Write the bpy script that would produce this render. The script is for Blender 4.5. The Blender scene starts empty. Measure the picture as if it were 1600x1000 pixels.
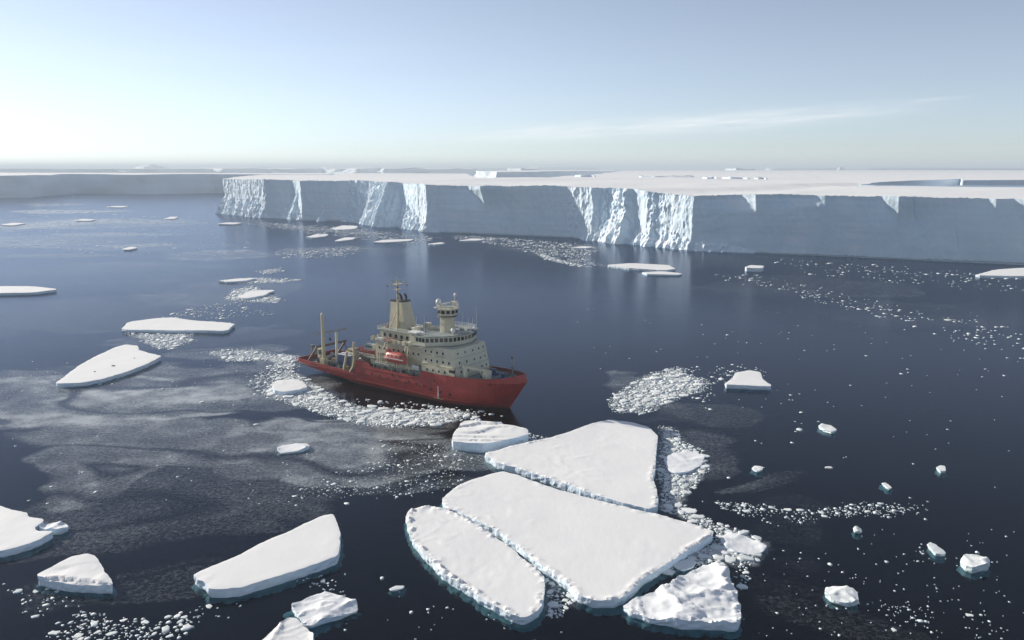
import bpy, math, random
import numpy as np
from mathutils import Vector, Matrix
from mathutils.geometry import delaunay_2d_cdt

rng = random.Random(7)
nrng = np.random.default_rng(11)
R = math.radians
S = bpy.context.scene
COL = S.collection

# ------------------------------------------------------------------ camera, sky, sun, exposure
FPX, HORIZON, CAM_H = 1280.0, 262.0, 71.0          # focal length in photo pixels, horizon row, drone height
PITCH = math.atan((500 - HORIZON) / FPX)
SUN_AZ = 32.0                                      # degrees from -X towards +Y
SUN_EL = 21.0
cam_d = bpy.data.cameras.new('camera')
cam_d.sensor_width = 36.0
cam_d.lens = 36.0 * FPX / 1600.0
cam_d.clip_start = 1.0
cam_d.clip_end = 200000.0
cam = bpy.data.objects.new('camera', cam_d)
cam.location = (0, 0, CAM_H)
cam.rotation_euler = (math.pi / 2 - PITCH, 0, 0)
COL.objects.link(cam)
S.camera = cam

SUN_DIR = Vector((-math.cos(R(SUN_AZ)) * math.cos(R(SUN_EL)), math.sin(R(SUN_AZ)) * math.cos(R(SUN_EL)), math.sin(R(SUN_EL))))
world = bpy.data.worlds.new('World')
S.world = world
world.use_nodes = True
wn, wl = world.node_tree.nodes, world.node_tree.links
wn.clear()
w_out = wn.new('ShaderNodeOutputWorld')
w_bg = wn.new('ShaderNodeBackground')
sky = wn.new('ShaderNodeTexSky')
sky.sky_type = 'NISHITA'
sky.sun_disc = False
sky.sun_elevation = R(SUN_EL)
sky.sun_rotation = math.atan2(SUN_DIR.x, SUN_DIR.y)
sky.altitude = 70.0
sky.air_density = 0.7
sky.dust_density = 0.12
sky.ozone_density = 3.2
w_bg.inputs['Strength'].default_value = 0.083


def wnode(kind, **kw):
    n = wn.new(kind)
    for k, v in kw.items():
        setattr(n, k, v)
    return n


# thin cirrus streaks, laid out on sky directions (azimuth east of +Y, elevation)
w_tc = wnode('ShaderNodeTexCoord')
w_sep = wnode('ShaderNodeSeparateXYZ')
wl.new(w_tc.outputs['Generated'], w_sep.inputs[0])


def wmath(op, a, b=None, clamp=False):
    n = wn.new('ShaderNodeMath')
    n.operation = op
    n.use_clamp = clamp
    for i, v in enumerate((a, b)):
        if v is None:
            continue
        if isinstance(v, (int, float)):
            n.inputs[i].default_value = v
        else:
            wl.new(v, n.inputs[i])
    return n.outputs[0]


w_az = wmath('ARCTAN2', w_sep.outputs['X'], w_sep.outputs['Y'])
w_el = wmath('ARCSINE', w_sep.outputs['Z'])
cloud_sum = None
for az0, el0, az1, el1, hw, amp in ((-0.05, 0.036, 0.415, 0.0615, 0.0095, 0.62), (0.44, 0.070, 0.50, 0.0725, 0.0016, 0.2),
                                    (-0.55, 0.115, -0.1, 0.13, 0.010, 0.05), (0.9, 0.10, 1.6, 0.16, 0.02, 0.25), (-1.9, 0.2, -1.1, 0.22, 0.02, 0.2)):
    ca, ce = (az0 + az1) / 2, (el0 + el1) / 2
    sl = (el1 - el0) / (az1 - az0)
    da = wmath('SUBTRACT', w_az, ca)
    lin = wmath('MULTIPLY', da, sl)
    de = wmath('SUBTRACT', wmath('SUBTRACT', w_el, ce), lin)
    u = wmath('DIVIDE', da, (az1 - az0) / 2)
    v = wmath('DIVIDE', de, hw)
    r2 = wmath('ADD', wmath('POWER', wmath('ABSOLUTE', u), 4.0), wmath('MULTIPLY', v, v))
    g = wmath('MULTIPLY', wmath('POWER', 2.718, wmath('MULTIPLY', r2, -1.0)), amp)
    cloud_sum = g if cloud_sum is None else wmath('ADD', cloud_sum, g)
w_comb = wnode('ShaderNodeCombineXYZ')
wl.new(wmath('MULTIPLY', w_az, 9.0), w_comb.inputs[0])
wl.new(wmath('ADD', wmath('MULTIPLY', w_el, 130.0), wmath('MULTIPLY', w_az, -9.0)), w_comb.inputs[1])
w_noise = wnode('ShaderNodeTexNoise')
w_noise.inputs['Scale'].default_value = 1.4
w_noise.inputs['Detail'].default_value = 6
w_noise.inputs['Roughness'].default_value = 0.6
wl.new(w_comb.outputs[0], w_noise.inputs['Vector'])
w_nr = wmath('MULTIPLY', wmath('SUBTRACT', w_noise.outputs[0], 0.25), 2.2, True)
cloud_f = wmath('MULTIPLY', cloud_sum, w_nr, True)
w_mix = wnode('ShaderNodeMix', data_type='RGBA')
wl.new(cloud_f, w_mix.inputs['Factor'])
w_sat = wnode('ShaderNodeHueSaturation')                # the camera's flat colour profile
w_sat.inputs['Saturation'].default_value = 0.60
wl.new(sky.outputs[0], w_sat.inputs['Color'])
wl.new(w_sat.outputs[0], w_mix.inputs['A'])
w_mix.inputs['B'].default_value = (8.2, 8.3, 8.3, 1)
wl.new(w_mix.outputs['Result'], w_bg.inputs['Color'])
wl.new(w_bg.outputs[0], w_out.inputs['Surface'])

sun_d = bpy.data.lights.new('sun', 'SUN')
sun_d.energy = 4.0
sun_d.angle = R(0.55)
sun_d.color = (1.0, 0.92, 0.80)
sun = bpy.data.objects.new('sun', sun_d)
sun.rotation_euler = SUN_DIR.to_track_quat('Z', 'Y').to_euler()
sun.location = (-300, 200, 300)
COL.objects.link(sun)

S.render.engine = 'CYCLES'
S.cycles.max_bounces = 6
S.cycles.diffuse_bounces = 3
S.cycles.glossy_bounces = 3
S.cycles.transparent_max_bounces = 8
S.cycles.volume_bounces = 0
S.cycles.caustics_reflective = False
S.cycles.caustics_refractive = False
S.cycles.sample_clamp_indirect = 6.0
S.cycles.use_denoising = True
S.view_settings.view_transform = 'Standard'
S.view_settings.look = 'None'
S.view_settings.gamma = 1.0
S.view_settings.use_curve_mapping = False
S.view_settings.exposure = 0.70

# ------------------------------------------------------------------ survey helpers
CP, SP = math.cos(PITCH), math.sin(PITCH)


def ray(x, y):
    u, v = x - 800.0, y - 500.0
    return np.array([u, FPX * CP - v * SP, -(FPX * SP + v * CP)])


def at(x, y, z=0.0):
    """world point at height z seen at photo position x, y"""
    r = ray(x, y)
    t = (z - CAM_H) / r[2]
    return np.array([0, 0, CAM_H]) + t * r


def hashn(ix, iy, seed):
    h = (ix.astype(np.int64) * 374761393 + iy.astype(np.int64) * 668265263 + seed * 144269504) & 0xffffffff
    h = ((h ^ (h >> 13)) * 1274126177) & 0xffffffff
    h = (h ^ (h >> 16)) & 0xffffff
    return h / float(0xffffff)


def vnoise(x, y, seed=0):
    x = np.asarray(x, float)
    y = np.asarray(y, float)
    ix, iy = np.floor(x), np.floor(y)
    fx, fy = x - ix, y - iy
    fx, fy = fx * fx * (3 - 2 * fx), fy * fy * (3 - 2 * fy)
    a, b = hashn(ix, iy, seed), hashn(ix + 1, iy, seed)
    c, d = hashn(ix, iy + 1, seed), hashn(ix + 1, iy + 1, seed)
    return (a + (b - a) * fx + (c - a) * fy + (a - b - c + d) * fx * fy) * 2 - 1


def fbm(x, y, seed=0, octv=4, gain=0.5):
    t, a = 0.0, 1.0
    for k in range(octv):
        t = t + a * vnoise(np.asarray(x) * 2 ** k + 17.3 * k, np.asarray(y) * 2 ** k - 9.1 * k, seed + k)
        a *= gain
    return t


def ridged(x, y, seed=0, octv=4):
    t, a = 0.0, 1.0
    for k in range(octv):
        t = t + a * (1 - np.abs(vnoise(np.asarray(x) * 2 ** k + 5.3 * k, np.asarray(y) * 2 ** k + 3.1 * k, seed + k)))
        a *= 0.5
    return t / 1.9


def inside_poly(p, poly):
    x, y = p[:, 0], p[:, 1]
    c = np.zeros(len(p), bool)
    n = len(poly)
    for i in range(n):
        xi, yi = poly[i]
        xj, yj = poly[i - 1]
        if yi == yj:
            continue
        m = ((yi > y) != (yj > y)) & (x < (xj - xi) * (y - yi) / (yj - yi) + xi)
        c ^= m
    return c


def dist_poly(p, poly):
    d = np.full(len(p), 1e9)
    n = len(poly)
    for i in range(n):
        a, b = poly[i - 1], poly[i]
        ab = b - a
        l2 = (ab ** 2).sum() + 1e-12
        t = np.clip(((p - a) @ ab) / l2, 0, 1)
        q = p - (a + t[:, None] * ab)
        d = np.minimum(d, (q ** 2).sum(1))
    return np.sqrt(d)


def mesh_from(name, verts, faces, mat=None, smooth=False):
    """verts (n,3) array; faces: (m,3) or (m,4) int array, or list of lists"""
    me = bpy.data.meshes.new(name)
    if isinstance(faces, np.ndarray):
        m, k = faces.shape
        me.vertices.add(len(verts))
        me.vertices.foreach_set('co', np.asarray(verts, np.float32).ravel())
        me.loops.add(m * k)
        me.loops.foreach_set('vertex_index', faces.astype(np.int32).ravel())
        me.polygons.add(m)
        me.polygons.foreach_set('loop_start', np.arange(0, m * k, k, dtype=np.int32))
        me.update(calc_edges=True)
        me.validate()
    else:
        me.from_pydata([tuple(v) for v in verts], [], faces)
    if smooth:
        me.polygons.foreach_set('use_smooth', np.ones(len(me.polygons), bool))
    if mat:
        me.materials.append(mat)
    return me


def link(name, me, parent=None, loc=None):
    o = bpy.data.objects.new(name, me)
    COL.objects.link(o)
    if parent is not None:
        o.parent = parent
    if loc is not None:
        o.location = loc
    return o


def tag(o, label=None, cat=None, group=None, kind=None):
    for k, v in (('label', label), ('category', cat), ('group', group), ('kind', kind)):
        if v:
            o[k] = v
    return o


# ------------------------------------------------------------------ materials
def new_mat(name):
    m = bpy.data.materials.new(name)
    m.use_nodes = True
    nt = m.node_tree
    nt.nodes.clear()
    out = nt.nodes.new('ShaderNodeOutputMaterial')
    return m, nt, out


class NT:
    """small node-tree helper"""

    def __init__(self, nt):
        self.nt = nt

    def n(self, kind, **kw):
        n = self.nt.nodes.new(kind)
        for k, v in kw.items():
            setattr(n, k, v)
        return n

    def put(self, sock, v):
        if isinstance(v, (int, float, tuple, list)):
            sock.default_value = v
        else:
            self.nt.links.new(v, sock)

    def math(self, op, a, b=None, clamp=False):
        n = self.n('ShaderNodeMath', operation=op, use_clamp=clamp)
        self.put(n.inputs[0], a)
        if b is not None:
            self.put(n.inputs[1], b)
        return n.outputs[0]

    def noise(self, vec, scale, detail=3, rough=0.5, dist=0.0):
        n = self.n('ShaderNodeTexNoise')
        self.put(n.inputs['Vector'], vec)
        n.inputs['Scale'].default_value = scale
        n.inputs['Detail'].default_value = detail
        n.inputs['Roughness'].default_value = rough
        n.inputs['Distortion'].default_value = dist
        return n.outputs[0]

    def map(self, v, a, b, c=0.0, d=1.0, smooth=False):
        n = self.n('ShaderNodeMapRange', clamp=True)
        if smooth:
            n.interpolation_type = 'SMOOTHSTEP'
        self.put(n.inputs['Value'], v)
        for i, x in enumerate((a, b, c, d)):
            n.inputs[1 + i].default_value = x
        return n.outputs[0]

    def mix(self, f, a, b):
        n = self.n('ShaderNodeMix', data_type='RGBA')
        self.put(n.inputs['Factor'], f)
        self.put(n.inputs['A'], a)
        self.put(n.inputs['B'], b)
        return n.outputs['Result']

    def scale(self, vec, s):
        n = self.n('ShaderNodeVectorMath', operation='MULTIPLY')
        self.put(n.inputs[0], vec)
        n.inputs[1].default_value = s
        return n.outputs[0]

    def bump(self, h, strength, dist, normal=None):
        n = self.n('ShaderNodeBump')
        n.inputs['Strength'].default_value = strength
        n.inputs['Distance'].default_value = dist
        self.put(n.inputs['Height'], h)
        if normal is not None:
            self.put(n.inputs['Normal'], normal)
        return n.outputs[0]


def paint(name, col, rough=0.5, var=0.12, metal=0.0, scale=0.6, rust=0.0, bump=0.0, plates=False):
    """painted steel: slightly uneven colour, optional rust and scuffs running down"""
    m, nt, out = new_mat(name)
    t = NT(nt)
    b = t.n('ShaderNodeBsdfPrincipled')
    tc = t.n('ShaderNodeTexCoord').outputs['Object']
    n1 = t.noise(tc, scale, 5, 0.6)
    dark = tuple(c * (1 - var * 1.6) for c in col) + (1,)
    lite = tuple(min(1, c * (1 + var)) for c in col) + (1,)
    c = t.mix(t.map(n1, 0.3, 0.7), dark, lite)
    if rust:
        st = t.noise(t.scale(tc, (1.6, 1.6, 0.16)), 1.0, 5, 0.65)
        c = t.mix(t.math('MULTIPLY', t.map(st, 0.56, 0.74), rust), c, (0.16, 0.075, 0.04, 1))
        sc = t.noise(t.scale(tc, (0.35, 0.35, 1.6)), 0.9, 6, 0.7)
        c = t.mix(t.math('MULTIPLY', t.map(sc, 0.58, 0.72), rust * 0.5), c, tuple(min(1, x * 1.5 + .03) for x in col) + (1,))
    if plates:
        sep = t.n('ShaderNodeSeparateXYZ')
        t.put(sep.inputs[0], tc)
        # ice-scoured band along the waterline
        zz = t.math('ADD', sep.outputs['Z'], t.math('MULTIPLY', t.math('SUBTRACT', t.noise(t.scale(tc, (0.25, 0.25, 0.8)), 1.0, 5, 0.65), 0.5), 3.2))
        sc2 = t.noise(t.scale(tc, (0.18, 0.18, 2.4)), 1.6, 5, 0.7)
        c = t.mix(t.math('MULTIPLY', t.map(zz, 1.5, 0.2), t.map(sc2, 0.42, 0.62, 0.15, 0.75)), c, (0.17, 0.10, 0.085, 1))
        # plate seams
        cx = t.n('ShaderNodeCombineXYZ')
        t.put(cx.inputs[0], sep.outputs['X'])
        t.put(cx.inputs[1], sep.outputs['Z'])
        br = t.n('ShaderNodeTexBrick')
        t.put(br.inputs['Vector'], cx.outputs[0])
        br.inputs['Scale'].default_value = 1.0
        br.inputs['Brick Width'].default_value = 7.0
        br.inputs['Row Height'].default_value = 2.1
        br.inputs['Mortar Size'].default_value = 0.05
        c = t.mix(t.math('MULTIPLY', br.outputs['Fac'], 0.35), c, tuple(x * 0.45 for x in col) + (1,))
        t.put(b.inputs['Normal'], t.bump(t.noise(tc, 0.8, 3), 0.4, 0.12))
    t.put(b.inputs['Base Color'], c)
    t.put(b.inputs['Roughness'], t.map(n1, 0.2, 0.8, max(0.05, rough - .12), min(1, rough + .12)))
    b.inputs['Metallic'].default_value = metal
    if bump:
        t.put(b.inputs['Normal'], t.bump(t.noise(tc, scale * 2.0, 3), bump, 0.1))
    nt.links.new(b.outputs[0], out.inputs[0])
    return m


def snow_mat(name, top=(0.87, 0.87, 0.855), side=(0.80, 0.88, 0.95), fine=1.0, dist=0.05, streak=None, lo=0.25, hi=0.65, wet=0.75, vary=0.0, strata=0.0):
    """wind-packed snow where the surface lies flat, bare bluish ice where it stands up"""
    m, nt, out = new_mat(name)
    t = NT(nt)
    b = t.n('ShaderNodeBsdfPrincipled')
    geo = t.n('ShaderNodeNewGeometry')
    pos = geo.outputs['Position']
    sep = t.n('ShaderNodeSeparateXYZ')
    nt.links.new(geo.outputs['Normal'], sep.inputs[0])
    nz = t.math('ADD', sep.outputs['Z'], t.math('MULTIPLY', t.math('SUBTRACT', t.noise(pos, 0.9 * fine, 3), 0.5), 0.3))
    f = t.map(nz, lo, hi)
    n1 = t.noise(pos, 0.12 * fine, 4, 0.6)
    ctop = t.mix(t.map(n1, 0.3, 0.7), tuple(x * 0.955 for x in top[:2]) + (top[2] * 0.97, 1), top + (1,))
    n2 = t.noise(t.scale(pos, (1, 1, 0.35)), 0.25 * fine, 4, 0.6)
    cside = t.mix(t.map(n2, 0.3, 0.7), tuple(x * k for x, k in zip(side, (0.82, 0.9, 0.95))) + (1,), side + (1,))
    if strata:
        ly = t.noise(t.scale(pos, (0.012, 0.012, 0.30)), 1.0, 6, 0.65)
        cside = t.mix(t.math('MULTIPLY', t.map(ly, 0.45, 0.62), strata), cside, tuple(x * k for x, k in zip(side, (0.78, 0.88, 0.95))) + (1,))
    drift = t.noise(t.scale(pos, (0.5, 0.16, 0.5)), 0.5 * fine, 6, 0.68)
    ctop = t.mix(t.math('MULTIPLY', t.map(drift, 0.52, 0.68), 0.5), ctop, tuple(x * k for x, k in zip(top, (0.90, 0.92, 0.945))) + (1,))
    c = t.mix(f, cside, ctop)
    if vary:
        isl = t.math('ADD', geo.outputs['Random Per Island'], t.n('ShaderNodeObjectInfo').outputs['Random'])
        isl = t.math('FRACT', t.math('MULTIPLY', isl, 3.17))
        c = t.mix(t.math('MULTIPLY', t.map(isl, 0.35, 1.0), vary), c, (0.42, 0.50, 0.52, 1))
    t.put(b.inputs['Base Color'], c)
    b.inputs['Roughness'].default_value = wet
    b.inputs['Specular IOR Level'].default_value = 0.25
    h = t.math('ADD', t.noise(t.scale(pos, (1.0, 0.45, 1.0)), 0.9 * fine, 5, 0.6), t.math('MULTIPLY', t.noise(pos, 4.0 * fine, 3), 0.25))
    if streak:
        h = t.math('ADD', h, t.math('MULTIPLY', t.noise(t.scale(pos, streak), 1.0, 5, 0.65), 1.2))
    t.put(b.inputs['Normal'], t.bump(h, 0.55, dist))
    nt.links.new(b.outputs[0], out.inputs[0])
    return m


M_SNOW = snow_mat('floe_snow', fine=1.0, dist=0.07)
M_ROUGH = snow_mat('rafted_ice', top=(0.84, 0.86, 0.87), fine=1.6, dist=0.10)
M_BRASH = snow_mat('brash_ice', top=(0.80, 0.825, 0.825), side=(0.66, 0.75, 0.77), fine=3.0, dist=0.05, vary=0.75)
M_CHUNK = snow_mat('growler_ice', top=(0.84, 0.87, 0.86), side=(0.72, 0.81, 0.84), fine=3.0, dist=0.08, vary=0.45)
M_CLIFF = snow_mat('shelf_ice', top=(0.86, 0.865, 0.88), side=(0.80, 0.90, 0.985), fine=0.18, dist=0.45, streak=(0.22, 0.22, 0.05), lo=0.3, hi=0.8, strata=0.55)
M_PLATEAU = snow_mat('shelf_snow', top=(0.87, 0.87, 0.86), side=(0.76, 0.825, 0.88), fine=0.05, dist=0.8, lo=0.3, hi=0.8)
M_FAR = snow_mat('far_ice', top=(0.87, 0.87, 0.86), side=(0.82, 0.89, 0.96), fine=0.05, dist=0.7, streak=(0.06, 0.06, 0.02), lo=0.3, hi=0.8)

# ------------------------------------------------------------------ the sea
FRAZIL = (  # slushy grease-ice fields: photo x, y, half-width, half-depth (px), amount
    (120, 640, 270, 60, 0.85), (250, 690, 240, 50, 0.70), (90, 745, 110, 60, 0.80), (340, 610, 230, 34, 0.50), (60, 350, 170, 12, 0.7), (430, 700, 170, 50, 0.6), (180, 600, 240, 30, 0.55),
    (180, 350, 150, 8, 0.7), (60, 375, 150, 12, 0.65), (330, 400, 110, 8, 0.55), (350, 455, 110, 18, 0.5), (180, 385, 220, 8, 0.5), (150, 430, 260, 24, 0.30), (120, 490, 240, 26, 0.30), (330, 520, 130, 24, 0.35),
    (560, 690, 160, 30, 0.80), (520, 745, 120, 36, 0.70), (690, 720, 90, 44, 0.60), (600, 790, 80, 18, 0.40), (70, 860, 110, 50, 0.42),
    (200, 965, 200, 50, 0.35), (560, 655, 170, 18, 0.8), (1120, 655, 110, 24, 0.34), (1130, 730, 110, 60, 0.34), (1260, 810, 190, 18, 0.40),
    (1330, 850, 130, 24, 0.18), (1430, 945, 190, 40, 0.24), (1020, 610, 90, 38, 0.5), (1300, 900, 170, 28, 0.16), (230, 800, 270, 80, 0.36),
    (850, 388, 100, 12, 0.45), (1250, 450, 170, 18, 0.26), (1450, 490, 170, 26, 0.22), (560, 395, 120, 8, 0.4), (240, 530, 70, 16, 0.4), (1060, 405, 130, 12, 0.25),
    (430, 575, 70, 16, 0.55), (340, 560, 70, 12, 0.5), (440, 620, 90, 26, 0.6))
SHIP_BRASH = [(404, 618), (425, 590), (450, 574), (486, 592), (500, 603), (530, 622), (560, 632), (610, 637), (645, 641), (690, 634), (745, 646), (752, 652), (700, 662), (640, 669), (580, 668), (520, 655), (470, 638)]
BOW_BRASH = [(946, 632), (952, 618), (985, 595), (1015, 582), (1060, 571), (1078, 585), (1112, 592), (1105, 612), (1070, 620), (1050, 633), (1010, 648), (960, 647)]
MID_BRASH = [(1026, 664), (1060, 668), (1070, 690), (1100, 700), (1110, 735), (1090, 760), (1062, 780), (1080, 812), (1050, 806), (1030, 798), (1024, 740), (1030, 690)]
TIP_BRASH = [(1060, 780), (1120, 815), (1170, 830), (1202, 852), (1185, 880), (1160, 892), (1140, 880), (1050, 895), (1000, 915), (1060, 865), (1118, 836), (1060, 808)]
PACKED = [(SHIP_BRASH, .95, 5), (BOW_BRASH, .8, 6), (MID_BRASH, .85, 3), (TIP_BRASH, .85, 3), ([(840, 885), (880, 905), (905, 930), (880, 965), (850, 968), (853, 920)], .5, 2),
          ([(190, 520), (300, 520), (310, 532), (270, 548), (235, 545), (220, 535)], .8, 5), ([(305, 548), (395, 543), (470, 560), (400, 566), (350, 566)], .8, 5), ([(345, 470), (360, 452), (400, 446), (450, 470), (420, 474)], .85, 6),
          ([(340, 438), (400, 433), (480, 437), (440, 442), (370, 444)], .8, 6), ([(395, 424), (440, 418), (446, 424), (410, 430)], .7, 6), ([(420, 560), (440, 552), (470, 556), (466, 572), (430, 578)], .85, 3),
          ([(830, 392), (860, 400), (905, 413), (935, 419), (900, 416), (850, 406)], .8, 8), ([(0, 350), (80, 343), (190, 340), (240, 347), (140, 352), (60, 358), (0, 362)], .7, 24), ([(290, 391), (400, 389), (420, 393), (330, 396)], .6, 8),
          ([(20, 318), (130, 315), (150, 320), (40, 324)], .6, 25), ([(0, 330), (60, 327), (230, 329), (160, 333), (40, 335)], .7, 14), ([(150, 346), (260, 343), (300, 348), (220, 352), (150, 351)], .6, 16),
          ([(60, 366), (180, 362), (330, 366), (240, 369), (90, 370)], .55, 10), ([(130, 384), (260, 379), (290, 383), (190, 389)], .6, 8), ([(0, 397), (110, 394), (230, 398), (120, 403), (0, 404)], .4, 8), ([(40, 412), (200, 408), (360, 412), (220, 418)], .35, 8),
          ([(430, 388), (560, 383), (600, 388), (500, 396), (430, 397)], .45, 8), ([(400, 345), (520, 356), (640, 366), (560, 368), (430, 355)], .5, 10), ([(0, 372), (120, 370), (300, 374), (200, 380), (40, 378)], .35, 20)]


def slush_field(x, y):
    wx = x + 16 * fbm(x / 75, y / 55, 201, 4)
    wy = y + 16 * fbm(x / 80, y / 60, 211, 4)
    w2x = wx + 22 * fbm(wx / 60, wy / 90, 221, 3)
    w2y = wy + 22 * fbm(wx / 90, wy / 50, 231, 3)
    ragged = 0.30 * fbm(w2x / 60, w2y / 26, 281, 4) + 0.10 * fbm(x / 9, y / 6, 283, 3)
    tot = np.zeros_like(x)
    for px, py, rx, ry, amt in FRAZIL:
        c = at(px, py)
        ex = abs(at(px + rx, py)[0] - c[0])
        ey = abs(at(px, max(py - ry, 275))[1] - at(px, py + ry)[1]) / 2
        k = np.clip(1.25 - np.hypot((wx - c[0]) / ex, (wy - c[1]) / ey), 0, 1.25)
        k = np.clip((k + ragged - 0.22) / 0.22, 0, 1) * np.clip(k / 0.3, 0, 1)
        tot = np.maximum(tot, amt * k * k * (3 - 2 * k))
    sw = np.clip(0.5 + 0.8 * fbm(w2x / 75, w2y / 30, 241, 4), 0, 1)
    lane = np.clip(np.abs(fbm(w2x / 150, w2y / 48, 291, 3)) / 0.07, 0, 1)          # dark open leads between the sheets
    gr = np.clip(0.55 + 0.6 * fbm(x / 5, y / 4, 251, 4), 0.15, 1.2)
    out = np.clip(0.86 * tot * (0.55 + 0.45 * sw) * (0.35 + 0.65 * lane) * (0.7 + 0.35 * gr), 0, 1)
    P = np.column_stack([x + 2.0 * fbm(x / 6, y / 6, 261, 3), y + 2.0 * fbm(x / 6, y / 6, 263, 3)])
    for px, amt, soft in PACKED:
        poly = np.array([at(a, b)[:2] for a, b in px])
        lo, hi = poly.min(0), poly.max(0)
        k = np.where((P[:, 0] > lo[0]) & (P[:, 0] < hi[0]) & (P[:, 1] > lo[1]) & (P[:, 1] < hi[1]))[0]
        k = k[inside_poly(P[k], poly)]
        d = dist_poly(P[k], poly)
        out[k] = np.maximum(out[k], amt * np.clip(d / soft, 0, 1) ** .7 * np.clip(0.92 + 0.4 * fbm(x[k] / 3, y[k] / 3, 271, 3), 0, 1))
    return out


def build_sea():
    m, nt, out = new_mat('sea_water')
    t = NT(nt)
    pos = t.n('ShaderNodeNewGeometry').outputs['Position']
    # wavelets
    w1 = t.noise(t.scale(pos, (0.5, 1.0, 1.0)), 0.55, 3, 0.55)
    w2 = t.noise(t.scale(pos, (0.6, 1.0, 1.0)), 2.0, 2, 0.5)
    calm = t.map(t.noise(t.scale(pos, (0.35, 1.0, 1.0)), 0.012, 3, 0.55), 0.38, 0.62, 0.25, 1.0)
    h = t.math('MULTIPLY', t.math('ADD', w1, t.math('MULTIPLY', w2, 0.35)), calm)
    # slush mask, drawn out by the currents: stored on the surface grid
    att = t.n('ShaderNodeAttribute', attribute_name='slush')
    fine = t.noise(pos, 1.1, 4, 0.7)
    grain = t.math('ADD', t.math('MULTIPLY', fine, 0.6), t.math('MULTIPLY', t.noise(pos, 3.6, 2, 0.6), 0.4))
    amt = att.outputs['Fac']
    fr = t.math('MULTIPLY', t.map(t.math('ADD', grain, t.math('MULTIPLY', amt, 0.42)), 0.54, 0.80), t.math('ADD', t.math('MULTIPLY', amt, 0.75), 0.22), True)
    fr = t.math('MULTIPLY', fr, t.map(amt, 0.0, 0.12), True)
    nrm = t.bump(h, 0.55, 0.13)
    fres = t.n('ShaderNodeFresnel')
    fres.inputs['IOR'].default_value = 1.333
    nt.links.new(nrm, fres.inputs['Normal'])
    fr_refl = t.math('MULTIPLY', fres.outputs[0], 0.76)
    trans = t.n('ShaderNodeBsdfTransparent')
    trans.inputs[0].default_value = (0.34, 0.56, 0.60, 1)
    gl = t.n('ShaderNodeBsdfGlossy')
    gl.inputs['Roughness'].default_value = 0.18
    gl.inputs['Color'].default_value = (0.73, 0.82, 1.0, 1)
    nt.links.new(nrm, gl.inputs['Normal'])
    mx = t.n('ShaderNodeMixShader')
    t.put(mx.inputs[0], fr_refl)
    nt.links.new(trans.outputs[0], mx.inputs[1])
    nt.links.new(gl.outputs[0], mx.inputs[2])
    slush = t.n('ShaderNodeBsdfPrincipled')
    t.put(slush.inputs['Base Color'], t.mix(t.map(att.outputs['Fac'], 0.45, 1.0), (0.36, 0.39, 0.41, 1), (0.66, 0.69, 0.68, 1)))
    slush.inputs['Roughness'].default_value = 0.35
    t.put(slush.inputs['Normal'], t.bump(fine, 0.35, 0.05))
    mx2 = t.n('ShaderNodeMixShader')
    t.put(mx2.inputs[0], fr)
    nt.links.new(mx.outputs[0], mx2.inputs[1])
    nt.links.new(slush.outputs[0], mx2.inputs[2])
    nt.links.new(mx2.outputs[0], out.inputs[0])
    sx = np.concatenate([np.linspace(-1.2, -0.8, 6)[:-1], np.linspace(-0.8, 0.8, 561), np.linspace(0.8, 1.2, 6)[1:]])
    ys = np.concatenate([np.geomspace(40, 110, 40)[:-1], np.geomspace(110, 420, 420)[:-1], np.geomspace(420, 1600, 160)[:-1], np.geomspace(1600, 60000, 30)])
    Y, SX = np.meshgrid(ys, sx, indexing='ij')
    X = Y * SX
    nc, nr = len(sx), len(ys)
    val = slush_field(X.ravel(), Y.ravel())
    L = 73000.0
    extra = np.array([(-L, -3000), (L, -3000), (L, 40), (-L, 40), (-L, 60000), (L, 60000)])
    xy = np.concatenate([np.column_stack([X.ravel(), Y.ravel()]), extra])
    v = np.column_stack([xy, np.zeros(len(xy))])
    i, j = np.meshgrid(np.arange(nr - 1), np.arange(nc - 1), indexing='ij')
    q = (i * nc + j).ravel()
    e0 = nc * nr
    faces = np.concatenate([np.stack([q, q + 1, q + 1 + nc, q + nc], 1), [[e0, e0 + 1, e0 + 2, e0 + 3]], [[nc - 1, e0 + 2, e0 + 5, nc * nr - 1]], [[e0 + 3, 0, nc * (nr - 1), e0 + 4]]])
    me = mesh_from('sea', v, faces, m)
    at_ = me.attributes.new('slush', 'FLOAT', 'POINT')
    at_.data.foreach_set('value', np.concatenate([val, np.zeros(len(extra))]).astype(np.float32))
    tag(link('sea', me), kind='structure')
    v = np.array([(-L, -3000, 0), (L, -3000, 0), (L, 60000, 0), (-L, 60000, 0)])
    md, nt2, out2 = new_mat('deep_water')
    t2 = NT(nt2)
    d = t2.n('ShaderNodeBsdfDiffuse')
    d.inputs[0].default_value = (0.002, 0.004, 0.008, 1)
    nt2.links.new(d.outputs[0], out2.inputs[0])
    v2 = v.copy()
    v2[:, 2] = -6
    tag(link('sea_depth', mesh_from('sea_depth', v2, [[0, 1, 2, 3]], md)), kind='structure')


build_sea()


# ------------------------------------------------------------------ the ice shelf
def interp(u, tab):
    xs = [a for a, b in tab]
    ys = [b for a, b in tab]
    return np.interp(u, xs, ys)


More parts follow.
